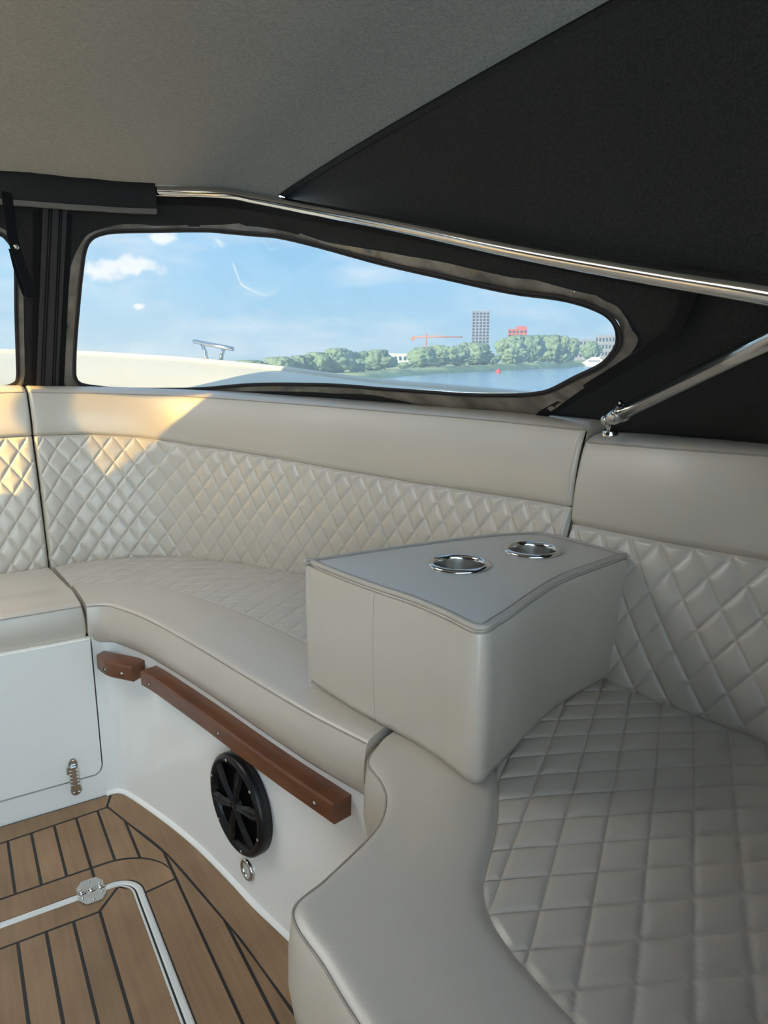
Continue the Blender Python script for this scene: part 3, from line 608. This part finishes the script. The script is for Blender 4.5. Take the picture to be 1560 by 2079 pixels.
# black binding along the flap edge
flap = [(6.598, .0), (6.60, .151), (6.72, .28), (6.88, .45), (7.04, .625), (7.15, .745), (7.155, .79), (7.09, .88), (7.0, 1.0)]
flap = spline(flap, 50)
def strip(name, path, half, off, S, m, parent, thick=.002):
    """flat tape along a uv path, half width in metres"""
    P = [S(u, v, off) for u, v in path]; V = []; F = []
    for i, p in enumerate(P):
        t = (P[min(i + 1, len(P) - 1)] - P[max(i - 1, 0)]).normalized(); u, v = path[i]
        nn = (S(u, v, off + .01) - p).normalized(); b = t.cross(nn).normalized()
        V += [p - b * half, p - b * half + nn * thick, p + b * half + nn * thick, p + b * half]
    for i in range(len(P) - 1):
        for j in range(4): F.append((i * 4 + j, i * 4 + (j + 1) % 4, (i + 1) * 4 + (j + 1) % 4, (i + 1) * 4 + j))
    F += [(0, 1, 2, 3), tuple(len(V) - 4 + j for j in (3, 2, 1, 0))]
    return mesh(name, V, F, m, parent, False)
strip('binding', flap, .010, .003, SURF, TAPE, c1, .003)
topb = [(u, .955) for u in np.linspace(3.4, 7.0, 60)]
strip('binding', topb, .012, .003, SURF, TAPE, c1, .003)
# windows: clear pane, stitched binding, glossy vinyl border
def offs(W, d):
    """shift a closed uv outline outwards by about d metres"""
    n = len(W); o = []
    for i in range(n):
        a, b, c = W[i - 1], W[i], W[(i + 1) % n]; t = Vector(((c[0] - a[0]) * .33, (c[1] - a[1]) * .55))
        nn = Vector((t.y, -t.x)).normalized() if t.length > 0 else Vector((0, 0))
        o.append((b[0] - nn.x * d / .33, b[1] - nn.y * d / .55))
    return o
def area(W): return sum(W[i - 1][0] * W[i][1] - W[i][0] * W[i - 1][1] for i in range(len(W)))
def wavy(u, v, off=0.):
    p = SURF(u, v, off)
    k = noise.noise(Vector((u * 3.1, v * 7, 1.3))) * .006 + noise.noise(Vector((u * 9, v * 19, 4.3))) * .0035
    n = (SURF(u, v, off + .01) - p).normalized(); return p + n * (k + .003)
for nm, Wi, Wo, lab in (('window_1', W1i, W1o, 'long clear vinyl window with blue sky and shore beyond'), ('window_2', W2i, W2o, 'clear vinyl window cut off by the left edge')):
    pane = region(nm, offs(Wi, -.012 if area(Wi) > 0 else .012) if False else Wi, [], lambda u, v: SURF(u, v), PANE, step=.06); struct(pane, lab, 'window')
    bd = region('vinyl_border', Wo, [Wi], wavy, BORDER, pane, step=.016); bd['label'] = 'shiny rippled vinyl border'
    W_ = Wi + Wi[:1]
    strip('binding', W_, .0055, .006, SURF, ZIPM, pane, .003)
    tube('stitching', [SURF(u, v, .0105) for u, v in W_], .0009, TAPE, pane, 5)
# zip flap between the two curtains
zf = strip('zip_flap', [(2.36 - .0 * v, v) for v in np.linspace(-.1, .93, 24)], .030, .006, SURF, ZIPM, c2, .004)
for u0, u1 in ((2.095, 2.20), (2.62, 2.587)):
    strip('zip_tape', [(u0 + (u1 - u0) * (1 - v), v) for v in np.linspace(-.1, .89, 24)], .009, .004, SURF, TAPE, c2, .003)
for du in (-.10, -.06, .08, .12):
    strip('zip_rib', [(2.36 + du, v) for v in np.linspace(-.1, .93, 24)], .0016, .0105, SURF, TAPE, zf, .0015)
# ---------------- roof
def front_f(l):
    m = l
    X = [.40, .50, .56, .62, .666, .71, .735]; Y = [2.115, 2.10, 2.07, 1.995, 1.92, 1.79, 1.69]
    return float(np.interp(m, X, Y)) if m > .40 else 2.115
def front_z(l):
    m = l; return float(np.interp(m, [.0, .40, .56, .666, .71, .735], [1.545, 1.553, 1.556, 1.54, 1.51, 1.487]))
LS = .735; LP = 2 * MID - LS; AFT = -.65
def roof_pt(l, f):
    ff, fz = front_f(l), front_z(l); k = (l - MID) / (LS - MID); crown = 1.53 + .20 * (1 - abs(k) ** 2.2) if k > 0 else 1.73 + .02 * -k
    q = max(0, (ff - f) / (ff - AFT)); z = fz + (crown - fz) * (1 - math.exp(-q * 4.2)) + .004 * noise.noise(Vector((l * 3, f * 3, 0)))
    return LF(l, f, z)
ro = [(l, front_f(l)) for l in np.linspace(LP, .40, 24)] + [(l, front_f(l)) for l in np.linspace(.42, LS, 24)] + [(LS, f) for f in np.linspace(1.6, AFT, 40)] + [(l, AFT) for l in np.linspace(LS - .05, LP, 24)] + [(LP, f) for f in np.linspace(AFT + .05, 2.0, 40)]
RW = [(-.95, 1.42), (-.10, 1.42), (-.06, 1.47), (-.06, 1.94), (-.10, 2.0), (-.93, 2.0), (-.96, 1.94)]
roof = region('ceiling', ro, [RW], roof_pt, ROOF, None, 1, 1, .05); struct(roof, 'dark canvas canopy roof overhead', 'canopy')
rwp = region('window_5', RW, [], roof_pt, MILKY, None, 1, 1, .08); struct(rwp, 'unseen milky light panel added in the port side of the canopy roof', 'window')  # added diffuser out of view, brightens the front seats from above
TUBE = [(.174, 2.07, 1.53), (.45, 2.06, 1.54), (.56, 2.02, 1.542), (.666, 1.885, 1.525), (.71, 1.762, 1.495), (.756, 1.578, 1.447), (.80, 1.268, 1.368), (.825, .934, 1.28), (.826, .68, 1.219), (.80, .473, 1.173), (.77, .25, 1.12), (.77, .0, 1.06), (.80, -.3, 1.0)]
TS = spline(TUBE, 200)
def leg_at(f):
    leg = TS[60:]; i = int(np.argmin(abs(leg[:, 1] - f))); return leg[i]
def side_rows(mir):
    rows = []
    for f in np.linspace(1.672, -.3, 50):
        lg = leg_at(f); q = (front_f(LS) - f) / (front_f(LS) - AFT); sz = 1.487 + (1.53 - 1.487) * (1 - math.exp(-q * 4.2)); r = []
        l1, z1 = lg[0] + .045, lg[2] + .006
        for k in np.linspace(0, 1, 16):
            l = LS + (l1 - LS) * k + .035 * math.sin(k * math.pi) * (sz - z1) / .3; z = sz + (z1 - sz) * k
            r.append(LF(2 * MID - l if mir else l, f, z))
        rows.append(r)
    return rows
grid('side_panel', side_rows(False), CANVAS, roof)  # same cloth as the roof, darker colour stands in for its shade
seamL = []
for f in np.linspace(1.66, AFT, 60):
    q = (front_f(LS) - f) / (front_f(LS) - AFT); seamL.append(LF(LS, f, 1.487 + (1.53 - 1.487) * (1 - math.exp(-q * 4.2)) - .003))
def flat(name, P, half, m, parent, side):
    V = []; F = []
    for p in P: V += [p - side * half, p - side * half + Vector((0, 0, -.0015)), p + side * half + Vector((0, 0, -.0015)), p + side * half]
    for i in range(len(P) - 1):
        for j in range(4): F.append((i * 4 + j, i * 4 + (j + 1) % 4, (i + 1) * 4 + (j + 1) % 4, (i + 1) * 4 + j))
    return mesh(name, V, F, m, parent, False)
flat('seam_strip', seamL, .006, CANVAS, roof, LF(.95, 0, -.3).normalized())
for d in (-.0085, .0085): tube('stitching', [p + LF(.95 * d, 0, -.3 * d - .002) for p in seamL], .0009, TAPE, roof, 5)
# roof tape along the front bow
# ---------------- port side canvas, two unseen openings shaped to form the sun patches
def PW(f, z, off=0.): return LF(-1.03 - (1.68 - z) * .40 + off, f, z)
PWH1 = [(1.962, 1.535), (1.93, 1.552), (1.86, 1.585), (1.78, 1.618), (1.73, 1.643), (1.713, 1.641), (1.756, 1.588), (1.822, 1.489), (1.848, 1.420), (1.872, 1.335), (1.898, 1.374), (1.927, 1.436), (1.949, 1.495)]
PWH2 = [(1.990, 1.515), (1.952, 1.398), (1.927, 1.315), (1.911, 1.262), (1.910, 1.234), (1.927, 1.207), (1.963, 1.161), (2.02, 1.12), (2.07, 1.12), (2.075, 1.3), (2.07, 1.50), (2.03, 1.525)]
wl = region('wall_left', [(2.09, .9), (2.09, 1.54), (1.9, 1.62), (1.6, 1.68), (-.65, 1.68), (-.65, .9)], [PWH1, PWH2], lambda f, z: PW(f, z), CANVAS, su=1, sv=1, step=.08, thick=.002)
struct(wl, 'dark canvas port side of the canopy with openings shaped for the sun patches', 'canvas')
for k_, H_ in ((3, PWH1), (4, PWH2)):
    o = region('window_%d' % k_, H_, [], lambda f, z: PW(f, z), PANEP if k_ == 3 else PANEL, su=1, sv=1, step=.1); struct(o, 'unseen port canvas opening, shaped and amber tinted to form a sun patch', 'window')  # outlines traced back along the sun from the patches they cast
grid('side_panel', [[LF(LP, f, z), PW(f, z2)] for f, z, z2 in ((2.07, 1.555, 1.54), (1.9, 1.61, 1.62), (1.75, 1.65, 1.66), (1.6, 1.69, 1.68), (1.2, 1.73, 1.68), (.6, 1.75, 1.68), (-.65, 1.75, 1.68))], CANVAS, roof)
# unseen aft canvas added to hold back light, with two added light openings
WB = [(-.95, .85), (1.05, .85), (1.05, 1.44), (.85, 1.48), (-.95, 1.52)]
DW = [(-.80, .03), (.08, .03), (.08, .80), (-.80, .80)]
o = region('added_aft_light_opening', DW, [], lambda l, z: LF(l, AFT, z), PANEA, None, 1, 1, .1); struct(o, 'unseen warm-tinted light opening added low in the aft canvas', 'door')  # added opening, lets low light onto the locker front and base
o = region('window_6', WB, [], lambda l, z: LF(l, AFT, z), PANEA, None, 1, 1, .1); struct(o, 'unseen warm-tinted light panel added high in the aft canvas', 'window')  # added panel, lights the faces that look aft
aw = region('added_aft_light_blocker', [(-1.25, 0), (1.15, 0), (1.15, 1.5), (.7, 1.56), (-1.1, 1.7)], [WB, DW], lambda l, z: LF(l, AFT, z), CANVAS, None, 1, 1, .1); struct(aw, 'unseen dark canvas added behind the viewer to hold back aft light', 'curtain')  # added blocker, keeps aft light off the starboard side
pf = grid('wall_front', [[Vector(CB[0]) * (1 - k) + Vector(CT[0]) * k for k in np.linspace(-.2, 1, 8)], [PW(2.09, .9) * (1 - k) + PW(2.09, 1.55) * k for k in np.linspace(-.1, 1, 8)]], CANVAS); struct(pf, 'dark canvas corner of the canopy curtain on the port side', 'curtain')
# ---------------- steel bow, its sleeve, the strap
bow = thing('canopy_bow', 'polished stainless steel canopy tube running across under the roof', 'canopy frame')
bp_ = spline([(-.434, 2.07, 1.53), (-.05, 2.07, 1.53)] + TUBE, 160)
tube('bow_tube', [LF(*p) for p in bp_], .0135, STEEL, bow, 20)
slv = thing('canvas_sleeve', 'dark canvas sleeve wrapped round the canopy tube at upper left', 'sleeve')
rows = []; LEN = np.linspace(-.42, .535, 50)
for l in LEN:
    i = int(np.argmin(abs(bp_[:110, 0] - l))); f, z = bp_[i, 1], bp_[i, 2]; r = []
    for a, b in ((.0, .030), (.014, .026), (.021, .014), (.022, .0), (.020, -.018), (.015, -.035), (.010, -.047), (.0, -.050), (-.010, -.047), (-.018, -.03), (-.022, -.01), (-.022, .01), (-.016, .024), (.0, .030)):
        r.append(LF(l, f - a, z + b - .004 - .010 * max(0, (l - .2)) + .003 * noise.noise(Vector((l * 9, b * 20, 0)))))
    rows.append(r)
grid('sleeve_body', rows, CANVAS, slv)
hm = []
for l in LEN:
    i = int(np.argmin(abs(bp_[:110, 0] - l))); f, z = bp_[i, 1], bp_[i, 2]; hm.append(LF(l, f - .013, z - .047 - .010 * max(0, (l - .2))))
sweep('hem', hm, [(-.004, -.008), (.004, -.007), (.005, .004), (-.004, .006)], HEM, slv, [LF(0, -1)] * len(hm))
strap = thing('canvas_strap', 'black webbing strap loop hanging from the canopy tube at left edge', 'strap')
def band(name, P, wv, th, m, parent):
    P = [Vector(p) for p in P]; V = []; F = []
    for i, p in enumerate(P):
        t = (P[min(i + 1, len(P) - 1)] - P[max(i - 1, 0)]).normalized(); n = t.cross(wv).normalized()
        V += [p - wv * .5 - n * th, p - wv * .5 + n * th, p + wv * .5 + n * th, p + wv * .5 - n * th]
    for i in range(len(P) - 1):
        for j in range(4): F.append((i * 4 + j, i * 4 + (j + 1) % 4, (i + 1) * 4 + (j + 1) % 4, (i + 1) * 4 + j))
    F += [(0, 1, 2, 3), tuple(len(V) - 4 + j for j in (3, 2, 1, 0))]
    return mesh(name, V, F, m, parent, False)
wv = LF(.024, .012)
sp_ = spline([(.182, 2.035, 1.50), (.184, 2.03, 1.44), (.186, 2.03, 1.39), (.195, 2.02, 1.34), (.207, 2.012, 1.29), (.211, 2.012, 1.262), (.209, 2.022, 1.256), (.203, 2.032, 1.272), (.193, 2.036, 1.32), (.186, 2.036, 1.37)], 50)
band('webbing', [LF(*p) for p in sp_], wv, .0009, TAPE, strap)
lathe('snap', [(.0, .005), (.004, .0045), (.007, .002), (.0075, 0)], facing(LF(.190, 2.028, 1.375), LF(-.1, -1, 0)), STEEL, strap, 18)
# ---------------- strut
st = thing('canopy_strut', 'polished stainless steel strut with ball fitting standing on the backrest edge', 'strut')
a0 = Vector((.4116, 1.298, .9987)); a1 = Vector((.4497, .8685, 1.1203)); dr = (a1 - a0).normalized(); end = a0 + dr * 1.0
tube('strut_tube', [a0 + dr * .058, end], .0128, STEEL, st, 24)
tube('end_sleeve', [a0 + dr * .010, a0 + dr * .014, a0 + dr * .058], .0138, STEEL, st, 24)
tube('collar', [a0 + dr * .052, a0 + dr * .060], .0158, STEEL, st, 24)
sd = dr.cross(Vector((0, 0, 1))).normalized(); upv = sd.cross(dr).normalized()
tube('set_screw', [a0 + dr * .047 + upv * .013, a0 + dr * .047 + upv * .024], .0032, STEEL, st, 10)
tube('clevis', [a0 - dr * .010, a0 + dr * .014], .0075, STEEL, st, 12)
bpnt = a0 - dr * .012
lathe('pivot', [(.0, .010), (.009, .009), (.0105, .004), (.0105, -.004), (.009, -.009), (0, -.010)], facing(bpnt, Vector((-.75, -.66, 0))), STEEL, st, 24)
tube('post', [bpnt, Vector((bpnt.x + .010, bpnt.y + .012, .972))], .0055, STEEL, st, 12)
lathe('foot', [(.0, .006), (.008, .005), (.013, .003), (.0145, 0), (.0145, -.008)], Matrix.Translation(Vector((bpnt.x + .010, bpnt.y + .012, .9735))), STEEL, st, 24)

# ================================================================== boat outside the canopy
EDG = [(-.13, 3.62, 1.145), (.225, 3.49, 1.141), (.50, 3.36, 1.135), (.70, 3.12, 1.12), (.862, 2.872, 1.104), (1.036, 2.438, 1.074), (1.213, 2.07, 1.036), (1.30, 1.7, 1.02), (1.34, 1.0, 1.0), (1.34, .0, .98), (1.34, -2.2, .97)]
INR = [(-.13, 2.42, .955), (.10, 2.42, .955), (.35, 2.40, .955), (.60, 2.28, .955), (.76, 2.10, .95), (.90, 1.85, .945), (1.05, 1.5, .935), (1.10, 1.3, .92), (1.12, .8, .90), (1.12, .0, .90), (1.12, -2.2, .90)]
fd = thing('foredeck', 'sunlit cream foredeck of the boat outside the window', 'boat deck')
for mir in (False, True):
    e_, i_ = spline(EDG, 80), spline(INR, 80)
    fx = (lambda l: 2 * MID - l) if mir else (lambda l: l)
    grid('deck_surface', [[LF(fx(b[0] + (a[0] - b[0]) * k), b[1] + (a[1] - b[1]) * k, b[2] + (a[2] - b[2]) * k + .02 * math.sin(k * math.pi)) for k in np.linspace(0, 1, 10)] for a, b in zip(e_, i_)], GELOUT, fd)
    tube('toe_rail', [LF(fx(p[0]), p[1], p[2] + .004) for p in e_], .010, GELOUT, fd, 8)
    grid('hull_side', [[LF(fx(p[0] + .02 - .25 * k), p[1] - .2 * k, p[2] - 2.3 * k) for k in np.linspace(0, 1, 6)] for p in e_], GELOUT, fd)
# inner port coaming and the open aft cockpit behind the viewer
ic = struct(thing('cockpit_lining', 'white cockpit lining along the port side and aft', 'boat hull'))
grid('port_lining', [[LF(-1.20, f, 0), LF(-1.22, f, .5), LF(-1.36, f, .95)] for f in np.linspace(2.1, -2.2, 12)], GEL, ic)
grid('starboard_lining', [[LF(1.25, f, 0), LF(1.25, f, .5), LF(1.16, f, .93)] for f in np.linspace(.5, -2.2, 8)], GEL, ic)
grid('side_deck', [[LF(l, f, -.01) for l in (-1.36, -.615)] for f in np.linspace(1.9, -2.2, 8)], GEL, ic)
grid('aft_sole', [[LF(l, f, -.005) for l in (-.62, .0, .6, 1.3)] for f in np.linspace(-.9, -2.2, 6)], GELOUT, ic)
grid('added_shade_panel', [[LF(l, -.12, z) for z in (0, .3, .6, 1.0)] for l in (.14, .5, 1.15)], CANVAS, ic)  # dark panel added out of view to shade the wide seat
grid('fore_lining', [[LF(l, 2.45, .3), LF(l, 2.45, .955)] for l in np.linspace(-1.1, .9, 8)], GEL, ic)
# mooring cleat
clt = thing('mooring_cleat', 'stainless steel mooring cleat on the foredeck edge', 'cleat')
cc = np.array([-.668, 2.845, 1.098]); ax = Vector((.205, -.105, -.030)).normalized()
cv = Vector(cc); hgt = .066
def capsule(name, p, q, r, m, parent):
    p, q = Vector(p), Vector(q); d = (q - p).normalized(); L = (q - p).length
    return lathe(name, [(0, 0), (r * .6, .002), (r, r * .7), (r, L - r * .7), (r * .6, L - .002), (0, L)], facing(p, d), m, parent, 14)
capsule('cleat_bar', cv - ax * .103 + Vector((0, 0, hgt + .004)), cv + ax * .103 + Vector((0, 0, hgt - .002)), .0085, STEEL, clt)
for s_ in (-1, 1):
    tube('cleat_leg', [cv + ax * s_ * .032 + Vector((0, 0, -.006)), cv + ax * s_ * .040 + Vector((0, 0, hgt * .5)), cv + ax * s_ * .056 + Vector((0, 0, hgt))], .0080, STEEL, clt, 12)
    lathe('cleat_foot', [(.0, .008), (.013, .007), (.018, .0)], Matrix.Translation(cv + ax * s_ * .032 + Vector((0, 0, -.004))), STEEL, clt, 16)
# ================================================================== water and shore
ZW = -1.1
def water_mat():
    m = bpy.data.materials.new('harbour_water'); m.use_nodes = True; N, L = m.node_tree.nodes, m.node_tree.links; b = N['Principled BSDF']
    b.inputs['Base Color'].default_value = (.28, .45, .60, 1); b.inputs['Roughness'].default_value = .18
    t = N.new('ShaderNodeTexCoord'); n = N.new('ShaderNodeTexNoise'); n.inputs['Scale'].default_value = .9; n.inputs['Detail'].default_value = 4; L.new(t.outputs['Object'], n.inputs['Vector'])
    bp = N.new('ShaderNodeBump'); bp.inputs['Strength'].default_value = .5; bp.inputs['Distance'].default_value = .04; L.new(n.outputs[0], bp.inputs['Height']); L.new(bp.outputs[0], b.inputs['Normal']); return m
wt = mesh('water', [(-900, -300, ZW), (1500, -300, ZW), (1500, 2600, ZW), (-900, 2600, ZW)], [(0, 1, 2, 3)], water_mat()); wt['kind'] = 'structure'; wt['label'] = 'blue river water beyond the boat'; wt['category'] = 'water'
LEAF = [mat('tree_leaves_%d' % i, c, rough=.8, var=.35, vscale=.9, transl=.25) for i, c in enumerate(((.30, .40, .22), (.34, .44, .24), (.27, .37, .21)))]
GRASS = mat('bank_grass', (.50, .54, .20), rough=.9, var=.3, vscale=.2)
TRUNK = mat('tree_bark', (.12, .09, .06), rough=.9)
def at(x, d, z):   # direction by view column, distance, height
    k = (x - 780) / 1440 / .978; y = d / math.hypot(k, 1); return Vector((k * y, y, z))
def shore_d(x): return float(np.interp(x, [300, 560, 745, 900, 1000, 1100, 1180, 1260, 1400], [62, 74, 90, 144, 186, 264, 400, 640, 900]))
xs = np.linspace(250, 1500, 60)
bank = grid('river_bank', [[at(x, shore_d(x) * k, z) for k, z in ((.995, ZW - .1), (1.0, ZW + .25 * shore_d(x) / 100), (1.05, ZW + .008 * shore_d(x)), (1.5, ZW + .010 * shore_d(x)), (3.0, ZW + .010 * shore_d(x)))] for x in xs], GRASS)
struct(bank, 'grassy river bank along the far shore', 'bank')
def icos(sub):
    import bmesh
    bm = bmesh.new(); bmesh.ops.create_icosphere(bm, subdivisions=sub, radius=1); V = [v.co.copy() for v in bm.verts]; F = [tuple(v.index for v in f.verts) for f in bm.faces]; bm.free(); return V, F
IV, IF = icos(4)
def tree(x, ytop, hw, d, k, label):
    g = thing('shore_tree', label, 'tree', 'trees along the far shore')
    gz = ZW + .009 * shore_d(x); top = EYE + (735 - ytop) / 1440 * d; H = top - gz; rw = hw * 1.12 / 1440 * d; c = at(x, d, gz)
    V = []; F = []; rs = random.Random(k)
    blobs = [(0, 0, .52, 1.0, .48)] + [(rs.uniform(-.95, .95), rs.uniform(-.6, .6), rs.uniform(.15, .82), rs.uniform(.3, .6), rs.uniform(.14, .26)) for _ in range(12)]
    for bx_, by_, bz_, br, bh in blobs:
        o = len(V)
        for v in IV:
            n = 1 + .30 * noise.noise(v * 3.3 + Vector((k, bx_ * 9, bz_ * 9))) + .16 * noise.noise(v * 17 + Vector((0, k, 0))) + .30 * noise.noise(v * 7 + Vector((k * 2, by_ * 9, 0)))
            zz = min(v.z * bh * H * n, (1 - bz_) * H)
            V.append(c + Vector((bx_ * rw + v.x * rw * br * n, by_ * rw + v.y * rw * br * n, bz_ * H + zz)))
        F += [tuple(i + o for i in f) for f in IF]
    mesh('crown', V, F, LEAF[k % 3], g)
    tube('trunk', [c + Vector((0, 0, -.3)), c + Vector((0, 0, H * .5))], max(.08, rw * .08), TRUNK, g, 8)
TREES = [(522, 731, 26, 95), (578, 724, 21, 97), (616, 722, 22, 99), (655, 716, 22, 100), (690, 708, 30, 102), (762, 711, 27, 118), (853, 706, 25, 150), (888, 702, 23, 160), (922, 703, 20, 172), (958, 697, 24, 190), (1026, 689, 22, 225), (1062, 684, 25, 258), (1104, 684, 25, 300), (1137, 690, 17, 345), (1180, 697, 13, 470), (728, 733, 12, 108), (820, 735, 12, 135), (990, 722, 12, 205)]
TL_ = ['low tree just above the foredeck edge at far left', 'small round tree second from the left on the shore', 'small round tree third from the left on the shore', 'tree left of the tallest left-hand tree on the shore', 'broad tree nearest above the foredeck end on the shore', 'tree just left of the pale building on the shore', 'tree just right of the pale building on the shore', 'tree below the right end of the crane on the shore', 'tree just left of the grey tower on the shore', 'tree at the foot of the grey tower', 'tree left below the red building', 'tallest tree in front of the red building', 'wide tree right of the red building', 'narrow tree beside the dark roofs on the right', 'small far tree behind the white motor yacht', 'low bush at the waterline left of the pale building', 'low bush in front of the pale building', 'low bush above the red buoy']
for i, (t, lb) in enumerate(zip(TREES, TL_)): tree(*t, i, lb)
CONC = mat('grey_tower_wall', (.30, .30, .31), rough=.8, var=.1, vscale=.1)
REDB = mat('red_brick_wall', (.55, .13, .08), rough=.8, var=.1, vscale=.1)
PALE = mat('pale_wall', (.75, .72, .66), rough=.8, var=.05, vscale=.1)
GLS = mat('far_window_glass', (.05, .07, .09), rough=.1)
ORNG = mat('crane_orange', (.75, .22, .06), rough=.6)
def bld(name, label, x0, x1, yt, d, m, depth, nx, nz, wm=GLS, wf=.55):
    g = thing(name, label, 'building')
    a, b = at(x0, d, 0), at(x1, d, 0); ex = (b - a); W = ex.length; ex.normalize(); ey = Vector((-ex.y, ex.x, 0)); z0 = ZW; z1 = EYE + (735 - yt) / 1440 * d
    M = Matrix(((ex.x, ey.x, 0, a.x), (ex.y, ey.y, 0, a.y), (0, 0, 1, 0), (0, 0, 0, 1)))
    box('wall', (W / 2, depth / 2, (z0 + z1) / 2), (W, depth, z1 - z0), m, g, M)
    box('roof', (W / 2, depth / 2, z1 + (z1 - z0) * .012), (W * 1.02, depth * 1.02, (z1 - z0) * .024), m, g, M)
    dz = (z1 - z0) / nz; dx = W / nx; me = None
    for i in range(nx):
        for j in range(nz):
            if me is None:
                o = box('window', (0, 0, 0), (dx * wf, .3, dz * wf), wm, g); me = o.data
            else:
                o = bpy.data.objects.new('window', me); COL.objects.link(o); o.parent = g
            o.matrix_local = M @ Matrix.Translation((dx * (i + .5), -.1, z0 + dz * (j + .5)))
    return g, M, W, z1
bld('apartment_tower', 'tall grey tower standing above the trees on the shore', 949, 983, 640, 620, CONC, 14, 5, 17, wf=.6)
tw = bld('red_building', 'red brick building rising behind the trees right of the tower', 1019, 1056, 674, 560, REDB, 12, 5, 9)
box('roof_block', (tw[2] * .7, 6, tw[3] + 1.2), (tw[2] * .55, 8, 3.2), REDB, tw[0], tw[1])
bld('pale_building', 'low pale building between two tree groups on the shore', 788, 834, 719, 170, PALE, 8, 5, 2, wf=.4)
bld('waterfront_block', 'grey flat-roofed apartment block at the right end of the shore', 1188, 1246, 687, 780, CONC, 16, 9, 4, wf=.5)
bld('waterfront_block', 'taller grey block at the far right edge of the window', 1246, 1275, 668, 800, CONC, 16, 4, 6, wf=.5)
bld('waterfront_block', 'small dark roofed block left of the flat-roofed apartments', 1150, 1187, 694, 700, CONC, 14, 5, 4, wf=.5)
# crane
cr_ = thing('tower_crane', 'faint orange tower crane above the trees', 'crane')
b0 = at(861, 480, ZW); jz = EYE + (735 - 687) / 1440 * 480
tube('mast', [b0, Vector((b0.x, b0.y, jz + 2))], .45, ORNG, cr_, 6)
j0, j1 = at(836, 480, jz), at(932, 480, jz)
tube('jib', [j0, j1], .35, ORNG, cr_, 6)
tube('stay', [Vector((b0.x, b0.y, jz + 2)), at(915, 480, jz)], .12, ORNG, cr_, 5)
box('counterweight', (0, 0, -1), (2, 1.4, 2.4), ORNG, cr_, Matrix.Translation(j0))
# buoy
by = thing('red_buoy', 'small red buoy floating near the far shore', 'buoy'); bc = at(1003, 150, ZW)
REDP = mat('buoy_red', (.75, .05, .03), rough=.4)
lathe('buoy_body', [(.0, -.3), (.42, -.2), (.55, .1), (.55, .4), (.40, .6), (.16, .7), (0, .72)], Matrix.Translation(bc), REDP, by, 18)
lathe('top_mark', [(.0, .7), (.14, .72), (.14, .92), (0, .95)], Matrix.Translation(bc), REDP, by, 12)
# motor yacht
WHP = mat('yacht_white', (.85, .84, .82), rough=.3)
my = thing('motor_yacht', 'white motor yacht moored by the far right shore', 'boat'); y0 = at(1152, 385, ZW); y1 = at(1212, 385, ZW); ex = (y1 - y0); LY = ex.length; ex.normalize(); ey = Vector((-ex.y, ex.x, 0))
MY = Matrix(((ex.x, ey.x, 0, y0.x), (ex.y, ey.y, 0, y0.y), (0, 0, 1, ZW), (0, 0, 0, 1)))
hullp = [(0, 1.1, 2.6), (.18, .3, 2.3), (.4, .1, 2.0), (.8, .0, 1.8), (1., .0, 1.7)]
V = []
for k, zb, zt in hullp:
    hwid = 2.0 * (1 - (1 - min(1, k / .5)) ** 2) + .05
    V += [MY @ Vector((k * LY, -hwid, zt)), MY @ Vector((k * LY, -hwid * .7, zb - .3)), MY @ Vector((k * LY, hwid * .7, zb - .3)), MY @ Vector((k * LY, hwid, zt))]
F = [(i * 4 + j, i * 4 + (j + 1) % 4, (i + 1) * 4 + (j + 1) % 4, (i + 1) * 4 + j) for i in range(4) for j in range(4)] + [(0, 1, 2, 3), (16, 17, 18, 19)]
mesh('hull', V, F, WHP, my, False)
def cab(nm, x0, x1, z0, z1, sl_, m):
    V = [MY @ Vector((x, y * (1.5 if z == z0 else 1.25), z)) for z in (z0, z1) for x, y in (((x0, -1), (x1, -1), (x1, 1), (x0, 1)) if z == z0 else ((x0 + sl_, -1), (x1, -1), (x1, 1), (x0 + sl_, 1)))]
    mesh(nm, V, [(0, 1, 2, 3), (4, 5, 6, 7), (0, 1, 5, 4), (1, 2, 6, 5), (2, 3, 7, 6), (3, 0, 4, 7)], m, my, False)
cab('cabin', LY * .25, LY * .88, 2.0, 3.6, 2.2, WHP); cab('flybridge', LY * .42, LY * .8, 3.6, 4.7, 1.4, WHP)
cab('cabin_window', LY * .40, LY * .80, 2.5, 3.2, .8, GLS)
tube('mast', [MY @ Vector((LY * .62, 0, 4.7)), MY @ Vector((LY * .64, 0, 6.2))], .1, WHP, my, 6)
